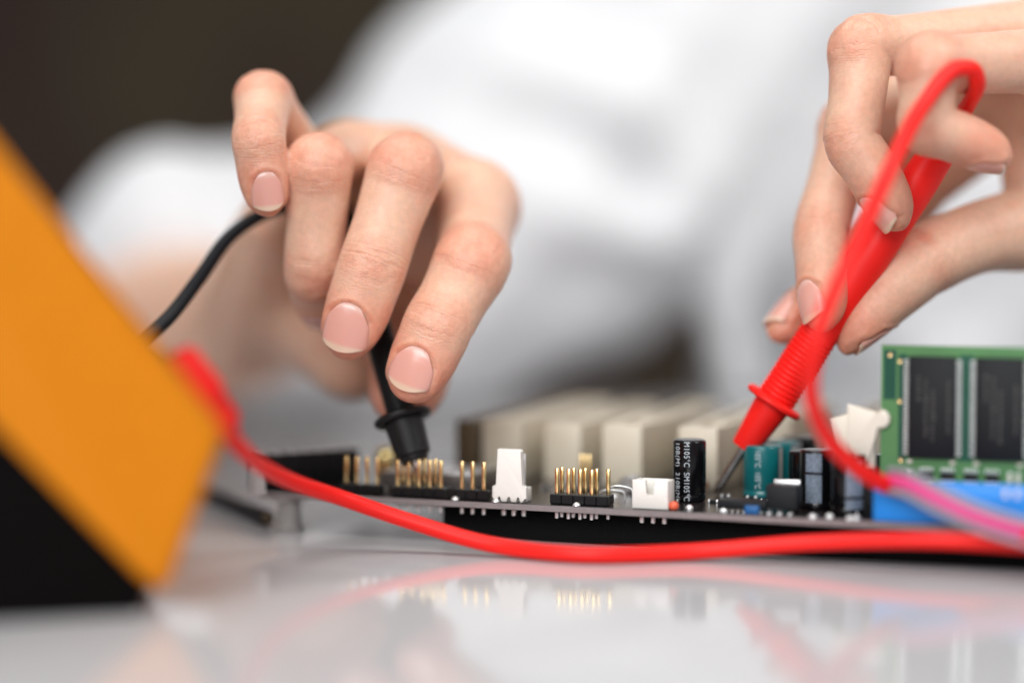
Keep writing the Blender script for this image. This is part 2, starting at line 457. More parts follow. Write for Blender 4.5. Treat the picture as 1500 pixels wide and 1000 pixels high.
# ---- low white battery socket with a U cut in its front
js = empty_part('wire_socket', mb)
a = at_row(955, 3.0, 3)
bm = bmesh.new()
prof = [(-4.3, 0.05), (4.3, 0.05), (4.3, 6.7), (1.0, 6.7), (1.0, 3.4), (0.6, 3.0), (-0.6, 3.0), (-1.0, 3.4), (-1.0, 6.7), (-4.3, 6.7)]
prism_bm(bm, prof, B(a, 1.4), U, Z, Vd, 0, 1.0, 0.18)
me = bm_mesh('socket_front', bm); o = link_mesh('socket_front', me, M['white_nylon'], js); sharp(me)
bbox('socket_wall', a - 4.25, a - 3.4, 2.42, 7.0, 0.05, 6.6, M['white_nylon'], js)
bbox('socket_wall', a + 3.4, a + 4.25, 2.42, 7.0, 0.05, 6.6, M['white_nylon'], js)
bbox('socket_back', a - 3.38, a + 3.38, 6.0, 7.0, 0.05, 6.6, M['white_nylon'], js)
bbox('socket_floor', a - 3.38, a + 3.38, 2.42, 5.98, 0.05, 1.0, M['white_nylon'], js)
for i in (-1.6, 0, 1.6): 
    cyl_sq('pin_tail', a + i * 1.7, 4.2, -3.6, -1.6, 0.5, M['tin'], js)

# ---- ivory expansion slots running away from the front edge
def slot(px, wpx, material=M['slot'], b0=41.0, length=76.0, height=15.5):
    s = empty_part('expansion_slot', mb)
    a0 = at_row(px, b0, 8); a1 = at_row(px + wpx, b0, 8); w = a1 - a0
    wall = w * 0.33
    bbox('slot_side', a0, a0 + wall, b0 + 3.02, b0 + length - 3.02, 0.03, height - 0.05, material, s)
    bbox('slot_side', a1 - wall, a1, b0 + 3.02, b0 + length - 3.02, 0.03, height - 0.05, material, s)
    bbox('slot_end', a0, a1, b0, b0 + 3.0, 0.03, height, material, s, 0.4)
    bbox('slot_end', a0, a1, b0 + length - 3.0, b0 + length, 0.03, height, material, s, 0.4)
    bbox('slot_key', a0 + wall + .02, a1 - wall - .02, b0 + 22, b0 + 24, 0.03, height - 0.4, material, s, 0.1)
    bbox('contact_bed', a0 + wall + .02, a1 - wall - .02, b0 + 3.02, b0 + length - 3.02, 0.03, 3.0, M['black'], s, 0.1)
slot(667, 34, M['slot_brown'], 44, 80, 15.0)
for px in (706, 882, 993): slot(px, 58)
for px in (1107, 1222): slot(px, 52, b0=64.0, length=55.0, height=16.5)
slot(797, 54, M['slot'], 44, 70, 15.0)

# ---- black edge connector block in eight segments at the left corner, with the clear lamp in front
eb = empty_part('edge_connector', mb)
p0 = ground(379, 719, BT); p1 = np.array([-39.0, 502.0, BT])
dirb = unit(p1 - p0); perp = np.array([-dirb[1], dirb[0], 0]); Lb = np.linalg.norm(p1 - p0)
n = 8; gaps = np.cumsum([0] + [1.25 - 0.06 * k for k in range(n)]); gaps = gaps / gaps[-1] * Lb
for k in range(n):
    bm = bmesh.new(); box_bm(bm, p0, dirb, perp, Z, gaps[k] + 0.16, gaps[k + 1] - 0.16, 0, 5.4, 0.03, 8.6, 0.42, 2)
    me = bm_mesh('connector_cell', bm); o = link_mesh('connector_cell', me, M['black'], eb); sharp(me)
    for j in range(2):
        bm = bmesh.new(); c_ = (gaps[k] + gaps[k + 1]) / 2 + (j - 0.5) * 1.3
        box_bm(bm, p0, dirb, perp, Z, c_ - 0.3, c_ + 0.3, 0.5, 4.2, 8.45, 9.1, 0.1, 1)
        link_mesh('contact', bm_mesh('contact', bm), M['tin'], eb, smooth=False)
pl = ground(379, 722, BT)
lathe('indicator_lamp', pl + np.array([0, -1.8, 0.03]), Z, [(0, 2.3), (0.8, 2.3), (0.85, 2.0), (5.6, 1.95), (6.6, 1.75), (7.3, 1.25), (7.7, 0.6), (7.8, 0)], M['led'], mb, 32, 60)
# solder tails under the left edge
bm = bmesh.new()
for k in range(26):
    box_bm(bm, O, U, Vd, Z, 1.5, 2.1, 12 + k * 1.9, 12.6 + k * 1.9, -4.2, -1.62, 0.12, 1)
    box_bm(bm, O, U, Vd, Z, 4.1, 4.7, 12 + k * 1.9, 12.6 + k * 1.9, -4.2, -1.62, 0.12, 1)
o = link_mesh('solder_tails', bm_mesh('solder_tails', bm), M['tin'], mb, smooth=False); o['kind'] = 'stuff'

# ---- brass can and square controller package behind the pins
a, b_ = ab(566, 702)
bc = lathe('brass_terminal', B(a, b_, 0.03), Z, [(0, 2.9), (6.5, 2.9), (7.6, 2.6), (8.3, 1.8), (8.6, 0.7), (8.65, 0)], M['brass'], mb, 32, 50)
a0 = at_row(556, 14, 2); a1 = at_row(692, 14, 2)
bbox('controller_chip', a0, a1, 14, 33, 0.4, 4.2, M['brownchip'], mb, 0.3)
bbox('heat_spreader', a0 + 1, a1 - 1, 15, 32, 4.22, 4.6, M['tin'], mb, 0.1)

# ---- silver crystal, wire links
a, b_ = ab(920, 722)
lathe('crystal_can', B(a, b_ - 2, 2.2), Vd, [(0, 0), (0.05, 1.8), (0.5, 2.05), (6.5, 2.05), (7, 1.8), (7.05, 0)], M['alu'], mb, 28, 40)
for (px, b2, hh) in ((905, 9, 3.9), (893, 13, 2.4)):
    a = at_row(px, b2, 1)
    tube('wire_link', catmull([B(a - 2.6, b2, 0.02), B(a - 2.5, b2, hh * .7), B(a - 1.2, b2, hh), B(a + 1.5, b2 + .5, hh), B(a + 3.2, b2 + 1, hh * .8), B(a + 3.4, b2 + 1, 0.02)], 8), 0.26, M['tin'], mb, 10)
for (px, py) in ((662, 733), (719, 737), (843, 741), (890, 739), (1060, 748), (1215, 757), (1190, 758), (1245, 760), (1255, 760), (900, 728), (1010, 744)):
    a, b_ = ab(px, py)
    lathe('solder_joint', B(a, max(b_, 1.3), 0.02), Z, [(0, 0.95), (0.3, 0.9), (0.6, 0.65), (0.8, 0.3), (0.85, 0)], M['tin'], mb, 16, 70)

# ---- electrolytic capacitors
def text_on_cylinder(name, txt, parent, base, r, ang0, z_top, size, material, fit=13.9):
    """printed lettering reading downwards along a can, bent round its side (mm)"""
    cu = bpy.data.curves.new(name, 'FONT'); cu.body = txt; cu.size = size; cu.resolution_u = 4
    cu.space_character = 1.12
    ob = bpy.data.objects.new(name, cu); col.objects.link(ob)
    bpy.context.view_layer.update()
    me = bpy.data.meshes.new_from_object(ob.evaluated_get(bpy.context.evaluated_depsgraph_get()))
    bpy.data.objects.remove(ob); bpy.data.curves.remove(cu)
    bm = bmesh.new(); bm.from_mesh(me); bmesh.ops.triangulate(bm, faces=bm.faces)
    for _ in range(3):
        bmesh.ops.subdivide_edges(bm, edges=[e for e in bm.edges if e.calc_length() > .3], cuts=1)
        bmesh.ops.triangulate(bm, faces=bm.faces)
    bm.to_mesh(me); bm.free()
    n = len(me.vertices); co = np.empty(n * 3); me.vertices.foreach_get('co', co); co = co.reshape(-1, 3)
    # x runs down the can, y runs round it; letters are turned a quarter to the right
    co[:, 0] *= fit / co[:, 0].max()
    zz = z_top - co[:, 0]; th = ang0 + co[:, 1] / r
    P = np.stack([base[0] + (r + 0.03) * np.sin(th), base[1] - (r + 0.03) * np.cos(th), base[2] + zz], 1) * MM
    me.vertices.foreach_set('co', P.ravel()); me.update()
    return link_mesh(name, me, material, parent, smooth=False)
def capacitor(px, py, r, h, sleeve, prints=None, stripe=None, name='capacitor'):
    a, b_ = ab(px, py); base = B(a, b_, 0.05)
    c = empty_part(name, mb)
    lathe('sleeve', base, Z, [(0, r - 0.5), (0.15, r - 0.12), (0.5, r), (1.4, r), (1.6, r - 0.14), (1.9, r - 0.14), (2.1, r), (h - 0.7, r), (h - 0.25, r - 0.12), (h, r - 0.55), (h, r - 0.95)], sleeve, c, 56, 50)
    lathe('can_top', base + Z * (h - 0.12), Z, [(0, r - 0.9), (0.02, 0)], M['alu'] if sleeve is not M['cap_black'] else M['black'], c, 40)
    for (txt, ang, zt, sz, mt) in (prints or ()):
        text_on_cylinder('print', txt, c, base, r, math.radians(ang), zt, sz, mt, zt - 0.35 if sleeve is M['cap_black'] else zt - 2.4)
    if stripe:
        a0, a1, z0, z1, mt = stripe
        V, F = [], []
        n = 16
        for i in range(n + 1):
            t = math.radians(a0 + (a1 - a0) * i / n)
            for z in (z0, z1): V.append(base + np.array([(r + .02) * math.sin(t), -(r + .02) * math.cos(t), z]))
        for i in range(n): F.append((2 * i, 2 * i + 2, 2 * i + 3, 2 * i + 1))
        link_mesh('polarity_stripe', mesh_from('polarity_stripe', V, F), mt, c)
    return c
PR = M['print']; PB = M['print_blue']
capacitor(1009.5, 733, 3.98, 14.6, M['cap_black'], prints=(
    ('10B(M)  210B(M)', -57, 14.2, 1.78, PR), ('M105\u00b0C  SM105\u00b0C', -23, 14.4, 1.9, PR)))
capacitor(1117, 727, 4.7, 12.6, M['cap_teal'], prints=(('105\u00b0C  105\u00b0C', -30, 11.6, 2.0, PR),), stripe=(45, 80, 2.2, 12.0, M['alu']))
def on_row(px, b_): return px, proj(B(at_row(px, b_), b_))[1]
capacitor(*on_row(1142, 41.5), 4.4, 12.9, M['cap_teal'], stripe=(30, 62, 2.2, 12.2, M['alu']))
capacitor(*on_row(1170, 50.5), 4.4, 13.2, M['cap_black'], stripe=(-30, 0, 2.2, 12.2, M['alu']))
capacitor(*on_row(1181, 31), 4.2, 11.8, M['cap_black'])
capacitor(*on_row(1216, 24.5), 4.2, 12.6, M['cap_black'])
capacitor(*on_row(1268, 25), 4.2, 12.2, M['cap_black'])
cap_e = capacitor(1196, 744, 3.9, 13.6, M['cap_black'], stripe=(-48, 8, 8.7, 12.9, PB))
cap_f = capacitor(1243, 752, 3.9, 13.6, M['cap_black'], stripe=(-20, 42, 4.3, 12.6, PB))
# second printed block on each striped can
for (cp_, px, py, a0, a1, z0, z1) in ((cap_e, 1196, 744, -48, 8, 1.6, 8.1), (cap_f, 1243, 752, -20, 42, 1.4, 3.6)):
    a, b_ = ab(px, py); base = B(a, b_, 0.05); r = 3.93; V, F = [], []
    for i in range(17):
        t = math.radians(a0 + (a1 - a0) * i / 16)
        for z in (z0, z1): V.append(base + np.array([(r + .02) * math.sin(t), -(r + .02) * math.cos(t), z]))
    for i in range(16): F.append((2 * i, 2 * i + 2, 2 * i + 3, 2 * i + 1))
    link_mesh('polarity_stripe', mesh_from('polarity_stripe', V, F), PB, cp_)

# ---- low dark parts in front of the capacitors, coil, orange bead, blue trimmer
a0 = at_row(1122, 4.5, 2); a1 = at_row(1168, 4.5, 2)
bbox('power_transistor', a0, a1, 4.2, 9.5, 1.0, 6.4, M['chip'], mb, 0.3)
bbox('transistor_tab', a0 + .6, a1 - .6, 9.52, 10.4, 1.0, 7.2, M['tin'], mb, 0.1)
for k in range(3):
    aa = a0 + 1.2 + k * (a1 - a0 - 2.4) / 2
    bbox('transistor_leg', aa - .4, aa + .4, 1.9, 4.18, 0.03, 0.5, M['tin'], mb, 0.1)
a0 = at_row(1052, 4.5, 2); a1 = at_row(1122, 4.5, 2)
bbox('driver_chip', a0, a1, 4.4, 9.0, 0.6, 2.6, M['chip'], mb, 0.25)
bm = bmesh.new()
for k in range(8):
    aa = a0 + 0.9 + k * (a1 - a0 - 1.8) / 7
    box_bm(bm, O, U, Vd, Z, aa - .22, aa + .22, 3.2, 4.38, 0.03, 0.35, 0.05, 1)
o = link_mesh('chip_legs', bm_mesh('chip_legs', bm), M['tin'], mb, smooth=False); o['kind'] = 'stuff'
a = at_row(1102, 2.2, 1); bbox('trimmer', a - 1.6, a + 1.6, 1.2, 3.0, 0.03, 1.9, M['blue_dark'], mb, 0.2)
a = at_row(987, 2.6, 1); lathe('bead', B(a, 2.6, 0.03), Z, [(0, 0.9), (0.5, 1.15), (1.4, 1.1), (1.9, 0.6), (2, 0)], M['orange_dot'], mb, 20, 70)
cp = ground(1030, 722, BT) + Z * 2.0                     # small copper coil leaning beside the tall black can
pts = [cp + np.array([1.25 * math.cos(t), 1.25 * math.sin(t), 0.0]) + np.array([-0.55, 0, 0.62]) * (t / 6.283) for t in np.linspace(0, 6.283 * 5, 110)]
tube('coil', pts, 0.34, M['copper'], mb, 10)
lathe('coil_end', cp + np.array([-3.6, -.4, 3.2]), np.array([-.4, -.5, .6]), [(0, 1.1), (0.9, 1.2), (1.3, .7), (1.4, 0)], M['tin'], mb, 18, 60)
tube('coil_lead', [B(*ab(1030, 724), 0.02), cp + np.array([0.9, 0, -.3]), cp], 0.3, M['copper'], mb, 8)

# ---- blue ribbon-cable connector at the front edge
bl = empty_part('blue_connector', mb)
a0 = at_row(1279, 0.6, 4); a1 = a0 + 56
bbox('shell_wall', a0, a1, 0.5, 2.0, 0.05, 8.5, M['blue'], bl, 0.3)
bbox('shell_wall', a0, a1, 7.2, 8.7, 0.05, 8.5, M['blue'], bl, 0.3)
bbox('shell_end', a0, a0 + 1.6, 2.02, 7.18, 0.05, 8.45, M['blue'], bl, 0.3)
bbox('shell_end', a1 - 1.6, a1, 2.02, 7.18, 0.05, 8.45, M['blue'], bl, 0.3)
bbox('shell_floor', a0 + 1.62, a1 - 1.62, 2.02, 7.18, 0.05, 2.2, M['blue'], bl, 0.1)
for i in range(20):
    for j in range(2):
        cyl_sq('pin', a0 + 4 + i * 2.54, 3.3 + j * 2.54, 2.2, 7.4, 0.34, M['tin'], bl)
for px in (1473, 1490):
    a = at_row(px, 0.2, 5); bbox('keying_rib', a - .4, a + .4, 0.05, 0.48, 6.4, 8.4, M['white_nylon'], bl, 0.15)

# ---- memory socket with its latch
ms_ = empty_part('memory_socket', mb)
RB = 13.2
ra = at_row(1291, RB, 25)
bbox('socket_rail', ra - 6, ra + 70, RB - 4.2, RB - 1.0, 0.05, 7.6, M['black'], ms_, 0.3)
bbox('socket_rail', ra - 6, ra + 70, RB + 1.0, RB + 4.2, 0.05, 7.6, M['black'], ms_, 0.3)
bbox('socket_end', ra - 7.5, ra - 1.6, RB - 3.2, RB + 3.2, 7.62, 10.5, M['black'], ms_, 0.3)
bm = bmesh.new()
prof = [(-7.2, 24.8), (-1.0, 23.2), (-.6, 22.6), (.2, 23.6), (1.4, 23.5), (2.2, 22.4), (2.2, 21.0), (1.4, 19.9), (.2, 19.7), (-.6, 20.2), (-1.0, 17.0), (-2.4, 12.0), (-3.4, 12.0), (-6.6, 14.6), (-7.2, 16.4)]
prism_bm(bm, prof, B(ra, RB - 2.6), U, Z, Vd, 0, 1.7, 0.25)
prism_bm(bm, [(-11.4, 21.2), (-7.4, 22.4), (-1.4, 21.6), (-1.4, 10.4), (-5.2, 10.4), (-7.4, 13.0), (-10.0, 16.0)], B(ra, RB - 0.88), U, Z, Vd, 0, 3.4, 0.25)
me = bm_mesh('latch', bm); o = link_mesh('latch', me, M['ivory'], ms_); sharp(me)

# ---- memory module (lifts out of its socket: a thing of its own)
rm = empty('memory_module', B(ra + 35, RB, 6), 'green memory module with black chips standing upright in its socket', 'memory module')
RH0, RH1, RLEN = 6.5, 38.2, 68.0
bm = bmesh.new()
prof = [(0, RH0), (RLEN, RH0), (RLEN, RH1), (0, RH1), (0, 24.0)]
for k in range(9):
    t = math.pi / 2 - math.pi * k / 8
    prof.append((2.3 * math.cos(t), 21.6 + 2.3 * math.sin(t)))
prism_bm(bm, prof, B(ra, RB - 0.6), U, Z, Vd, 0, 1.2, 0.0)
me = bm_mesh('green_board', bm); o = link_mesh('green_board', me, M['ram_green'], rm, smooth=False)
def rbox(name, x0, x1, z0, z1, y0, y1, material, bevel=0.12, parent=rm):
    bm = bmesh.new(); box_bm(bm, B(ra, RB), U, Z, -Vd, x0, x1, z0, z1, y0, y1, bevel)
    me = bm_mesh(name, bm); o = link_mesh(name, me, material, parent); sharp(me); return o
rbox('dark_track', 0.6, 3.4, 26.0, 37.2, 0.602, 0.63, M['ram_dark'], 0)
for (x, z) in ((2.0, 36.0), (4.2, 34.6), (4.2, 25.6), (4.6, 12.4), (16.2, 8.6)):
    lathe('via', B(ra + x, RB - 0.602, z), -Vd, [(0, 0.55), (0.05, 0.5), (0.06, 0.25), (0.03, 0.2)], M['gold'], rm, 16)
chip_x = [6.3 + i * 14.7 for i in range(4)]
for cx in chip_x:
    ch = rbox('memory_chip', cx, cx + 10.6, 13.2, 35.9, 0.95, 1.95, M['chip'], 0.15)
    rbox('dark_track', cx - 2.35, cx - .5, 12.6, 36.3, 0.602, 0.625, M['ram_dark'], 0)
    rbox('dark_track', cx + 11.1, cx + 12.3, 12.6, 36.3, 0.602, 0.625, M['ram_dark'], 0)
    bm = bmesh.new()
    for k in range(27):
        z = 13.9 + k * 0.8
        for s, x in ((-1, cx), (1, cx + 10.6)):
            box_bm(bm, B(ra, RB), U, Z, -Vd, min(x, x + s * .42), max(x, x + s * .42), z, z + .36, 1.25, 1.45, 0)
            box_bm(bm, B(ra, RB), U, Z, -Vd, min(x + s * .40, x + s * 1.05), max(x + s * .40, x + s * 1.05), z, z + .36, 0.64, 1.45, 0)
    o = link_mesh('chip_leads', bm_mesh('chip_leads', bm), M['tin'], rm, smooth=False); o['kind'] = 'stuff'
    rnd = random.Random(int(cx)); 
    bm = bmesh.new()
    for line, (x, z0, z1) in enumerate(((cx + 2.0, 26, 31.5), (cx + 3.6, 18, 31), (cx + 5.2, 17, 28), (cx + 8.6, 19, 30))):
        z = z0
        while z < z1:
            l = rnd.uniform(.35, .8); box_bm(bm, B(ra, RB), U, Z, -Vd, x, x + rnd.uniform(.5, .9), z, z + l, 1.951, 1.957, 0); z += l + rnd.uniform(.2, .5)
    link_mesh('faint_marking', bm_mesh('faint_marking', bm), M['chip_mark'], ch, smooth=False)
for cx in (8.8, 13.5, 18.6, 23.2, 32.8, 37.4, 42.6, 47.2, 56):
    rp = rbox('resistor_pack', cx, cx + 3.2, 8.4, 10.0, 0.604, 1.15, M['chip'], 0.1)
    for k in range(4):
        rbox('solder_pad', cx + .15 + k * .78, cx + .6 + k * .78, 10.02, 11.0, 0.604, 1.0, M['tin'], 0.12, rp)
        rbox('solder_pad', cx + .15 + k * .78, cx + .6 + k * .78, 7.5, 8.38, 0.604, 1.0, M['tin'], 0.12, rp)
for cx in (28.2, 30.0, 51.4, 6.2):
    rp = rbox('chip_capacitor', cx, cx + .8, 8.9, 10.0, 0.604, 1.2, M['ivory'], 0.1)
    rbox('solder_pad', cx, cx + .8, 10.02, 10.6, 0.604, 1.22, M['tin'], 0.1, rp)
    rbox('solder_pad', cx, cx + .8, 8.3, 8.88, 0.604, 1.22, M['tin'], 0.1, rp)
for cx in chip_x:
    for dx in (0.1, 9.6):
        rp = rbox('chip_capacitor', cx + dx - .4, cx + dx + .8, 11.9, 12.6, 0.64, 1.1, M['ivory'], 0.1)

# ------------------------------------------------------------------ signed-distance modelling of the body
def smin(a, b_, k):
    h = np.maximum(k - np.abs(a - b_), 0.0) / np.maximum(k, 1e-6)
    return np.minimum(a, b_) - h * h * k * 0.25
def sstep(x, a, b_):
    t = np.clip((x - a) / (b_ - a), 0, 1); return t * t * (3 - 2 * t)
class Chain:
    """a swept limb: spline of stations with width, dorsal and palmar thickness"""
    def __init__(self, pts, rad, L, kd=1.0, kp=1.0, n=5):
        pts = np.asarray(pts, float); rad = np.asarray(rad, float)
        kd = np.full(len(rad), kd) if np.isscalar(kd) else np.asarray(kd, float)
        kp = np.full(len(rad), kp) if np.isscalar(kp) else np.asarray(kp, float)
        S = catmull(np.column_stack([pts, rad, kd, kp]), n)
        self.P = S[:, :3]; self.r = S[:, 3]; self.kd = S[:, 4]; self.kp = S[:, 5]
        seg = np.linalg.norm(np.diff(self.P, axis=0), axis=1)
        self.s = np.concatenate([[0], np.cumsum(seg)]); self.len = self.s[-1]
        T = np.gradient(self.P, axis=0); self.T = T / np.linalg.norm(T, axis=1)[:, None]
        L = np.asarray(L, float)
        if L.ndim == 1: L = np.tile(L, (len(self.P), 1))
        L = L - self.T * np.sum(L * self.T, 1)[:, None]; self.L = L / np.linalg.norm(L, axis=1)[:, None]
        self.D = np.cross(self.T, self.L)
        self.jn = [self.s[i * n] for i in range(len(pts))]      # arc length at each given station
    def eval(self, Q, full=False, sel=None):
        best = None
        idx = range(len(self.P) - 1) if sel is None else sel
        for i in idx:
            a = self.P[i]; ab_ = self.P[i + 1] - a; L2 = ab_ @ ab_
            q = Q - a; t = np.clip((q @ ab_) / L2, 0, 1)
            q = q - t[:, None] * ab_
            D = self.D[i] * (1 - t)[:, None] + self.D[i + 1] * t[:, None]
            r = self.r[i] * (1 - t) + self.r[i + 1] * t
            qd = np.einsum('ij,ij->i', q, D)
            kd = self.kd[i] * (1 - t) + self.kd[i + 1] * t; kp = self.kp[i] * (1 - t) + self.kp[i + 1] * t
            k = np.where(qd > 0, kd, kp)
            # smooth blend of the two half-thicknesses across the mid line
            w = sstep(qd / r, -0.35, 0.35); k = kp * (1 - w) + kd * w
            q2 = np.einsum('ij,ij->i', q, q) + qd * qd * (1 / (k * k) - 1)
            d = np.sqrt(np.maximum(q2, 1e-9)) - r
            s = self.s[i] + t * (self.s[i + 1] - self.s[i])
            if best is None:
                best = d; bs = s
                if full: bq = qd / r; bl = (q @ self.L[i]) / r
            else:
                m_ = d < best
                best = np.where(m_, d, best); bs = np.where(m_, s, bs)
                if full:
                    bq = np.where(m_, qd / r, bq); bl = np.where(m_, (q @ self.L[i]) / r, bl)
        if full: return best, bs, bq, bl
        return best, bs
    def near(self, c, rad):
        d = np.linalg.norm(self.P - c, axis=1) - self.r * 1.1
        ok = d < rad
        if not ok.any(): return None
        w = ok.copy(); w[1:] |= ok[:-1]; w[:-1] |= ok[1:]
        return np.where(w[:-1] & w[1:])[0]
class Hand:
    def __init__(self, fingers, palm, kpalm=9.0):
        self.f = fingers; self.palm = palm; self.kp = kpalm
    def eval(self, Q, c=None, rad=None):
        d = None
        for ch in self.palm:
            sel = None
            if c is not None:
                sel = ch.near(c, rad)
                if sel is None: continue
            x, _ = ch.eval(Q, sel=sel)
            d = x if d is None else smin(d, x, self.kp)
        out = d
        for ch, k0, s0, s1 in self.f:
            sel = None
            if c is not None:
                sel = ch.near(c, rad - 3)
                if sel is None: continue
            x, s = ch.eval(Q, sel=sel)
            if d is None: y = x
            else:
                k = 0.5 + (k0 - 0.5) * (1 - sstep(s, s0, s1)); y = smin(d, x, k)
            out = y if out is None else smin(out, y, 0.5)
        return out
def surface(ev, gx, gy, gz, bs=14):
    """mesh the zero set of a distance function on a rectilinear grid with surface nets"""
    nx, ny, nz = len(gx), len(gy), len(gz)
    F = np.full((nx, ny, nz), 9.0, np.float32)
    blocks = [(i0, j0, k0) for i0 in range(0, nx, bs) for j0 in range(0, ny, bs) for k0 in range(0, nz, bs)]
    lo = np.array([(gx[i], gy[j], gz[k]) for i, j, k in blocks])
    hi = np.array([(gx[min(i + bs, nx) - 1], gy[min(j + bs, ny) - 1], gz[min(k + bs, nz) - 1]) for i, j, k in blocks])
    cen = (lo + hi) / 2; half = 0.5 * np.linalg.norm(hi - lo, axis=1)
    dcs = ev(cen)
    for (i0, j0, k0), c, hd, dc in zip(blocks, cen, half, dcs):
        if abs(dc) > hd * 1.2 + 3.5:
            if dc < 0: F[i0:i0 + bs, j0:j0 + bs, k0:k0 + bs] = -9.0
            continue
        xs = gx[i0:i0 + bs]; ys = gy[j0:j0 + bs]; zs = gz[k0:k0 + bs]
        g = np.stack(np.meshgrid(xs, ys, zs, indexing='ij'), -1).reshape(-1, 3)
        d = ev(g, c, hd + 10)
        if d is None: continue
        F[i0:i0 + bs, j0:j0 + bs, k0:k0 + bs] = d.reshape(len(xs), len(ys), len(zs))
    sg = F < 0
    cnt = np.zeros((nx - 1, ny - 1, nz - 1), np.int8)
    for a in (0, 1):
        for b_ in (0, 1):
            for c in (0, 1): cnt += sg[a:nx - 1 + a, b_:ny - 1 + b_, c:nz - 1 + c]
    act = (cnt > 0) & (cnt < 8)
    I, J, K = np.where(act); n = len(I)
    ids = np.full(act.shape, -1, np.int64); ids[I, J, K] = np.arange(n)
    acc = np.zeros((n, 3)); num = np.zeros(n)
    cor = [(a, b_, c) for a in (0, 1) for b_ in (0, 1) for c in (0, 1)]
    val = {q: F[I + q[0], J + q[1], K + q[2]].astype(float) for q in cor}
    pos = lambda q: np.stack([gx[I + q[0]], gy[J + q[1]], gz[K + q[2]]], 1)
    for q in cor:
        for ax in range(3):
            if q[ax]: continue
            q2 = tuple(1 if t == ax else q[t] for t in range(3))
            v0, v1 = val[q], val[q2]; m_ = (v0 < 0) != (v1 < 0)
            t = np.where(m_, v0 / np.where(m_, v0 - v1, 1), 0)
            p = pos(q) + t[:, None] * (pos(q2) - pos(q))
            acc[m_] += p[m_]; num[m_] += 1
    V = acc / num[:, None]
    faces = []
    for ax in range(3):
        sl0 = [slice(1, -1)] * 3; sl0[ax] = slice(0, -1); sl1 = list(sl0); sl1[ax] = slice(1, None)
        a = sg[tuple(sl0)]; b_ = sg[tuple(sl1)]
        e = np.where(a != b_); idx = [e[0] + (0 if ax == 0 else 1), e[1] + (0 if ax == 1 else 1), e[2] + (0 if ax == 2 else 1)]
        u, w = [(1, 2), (2, 0), (0, 1)][ax]
        def cell(du, dw):
            t = [x.copy() for x in idx]; t[u] -= du; t[w] -= dw; return ids[t[0], t[1], t[2]]
        qd = np.stack([cell(1, 1), cell(0, 1), cell(0, 0), cell(1, 0)], 1)
        flip = ~a[e]
        qd[flip] = qd[flip][:, ::-1]
        faces.append(qd)
    Fc = np.concatenate(faces); Fc = Fc[(Fc >= 0).all(1)]
    return V, Fc
def relax(V, F, it=1, lam=0.5):
    E = np.concatenate([F[:, [0, 1]], F[:, [1, 2]], F[:, [2, 3]], F[:, [3, 0]]])
    for _ in range(it):
        acc = np.zeros_like(V); num = np.zeros(len(V))
        for a, b_ in ((0, 1), (1, 0)):
            for c in range(3): acc[:, c] += np.bincount(E[:, a], V[E[:, b_], c], len(V))
            num += np.bincount(E[:, a], minlength=len(V))
        V = V + lam * (acc / np.maximum(num, 1)[:, None] - V)
    return V
def vnormals(V, F):
    n = np.cross(V[F[:, 2]] - V[F[:, 0]], V[F[:, 3]] - V[F[:, 1]])
    N = np.zeros_like(V)
    for k in range(4):
        for c in range(3): N[:, c] += np.bincount(F[:, k], n[:, c], len(V))
    return N / (np.linalg.norm(N, axis=1)[:, None] + 1e-12)
def big_mesh(name, V, F):
    me = bpy.data.meshes.new(name); nv, nf = len(V), len(F)
    me.vertices.add(nv); me.vertices.foreach_set('co', (V * MM).astype(np.float32).ravel())
    me.loops.add(nf * 4); me.loops.foreach_set('vertex_index', F.astype(np.int32).ravel())
    me.polygons.add(nf); me.polygons.foreach_set('loop_start', np.arange(0, nf * 4, 4, dtype=np.int32))
    me.update(calc_edges=True); me.validate()
    return me
def set_attr(me, name, v):
    at = me.attributes.new(name, 'FLOAT', 'POINT'); at.data.foreach_set('value', np.asarray(v, np.float32))
def grow(a, b_, h0, c, h1):
    """grid lines from a to b at spacing h0, then coarsening to h1 until c"""
    g = list(np.arange(a, b_, h0)); h = h0; x = g[-1]
    while x < c:
        h = min(h1, h * 1.06); x += h; g.append(x)
    return np.array(g)

def finger(mcp, pip, dip, tip, w, L, kd=0.86, kp=0.94, root=None, tipflat=1.0, pip_k=1.06):
    """w = half breadth (mm) at the middle joint; returns a Chain with stations at known joints"""
    mcp, pip, dip, tip = [np.asarray(p, float) for p in (mcp, pip, dip, tip)]
    lerp = lambda a, b_, t: a + (b_ - a) * t
    # the given tip is the far end of the flesh: stop the centre line a tip-radius before it
    tdir = unit(tip - dip); end = tip - tdir * (0.50 * w)
    pts = [mcp, lerp(mcp, pip, .45), lerp(mcp, pip, .82), pip, lerp(pip, dip, .22), lerp(pip, dip, .58), dip,
           lerp(dip, end, .30), lerp(dip, end, .62), lerp(dip, end, .86), end]
    rad = [w * 1.12, w * 1.04, w * 1.0, w * pip_k, w * 1.0, w * .93, w * .945, w * .92, w * .885, w * .74, w * .50]
    kds = [1.0, .95, .92, .95, .90, .90, .92, .84, .80, .82, .92]
    kps = [1.0, 1.0, 1.0, .95, 1.0, 1.0, .95, .98, 1.02, 1.05, 1.05]
    return Chain(pts, rad, L, np.array(kds) * kd / .86, np.array(kps) * kp / .94, n=5)

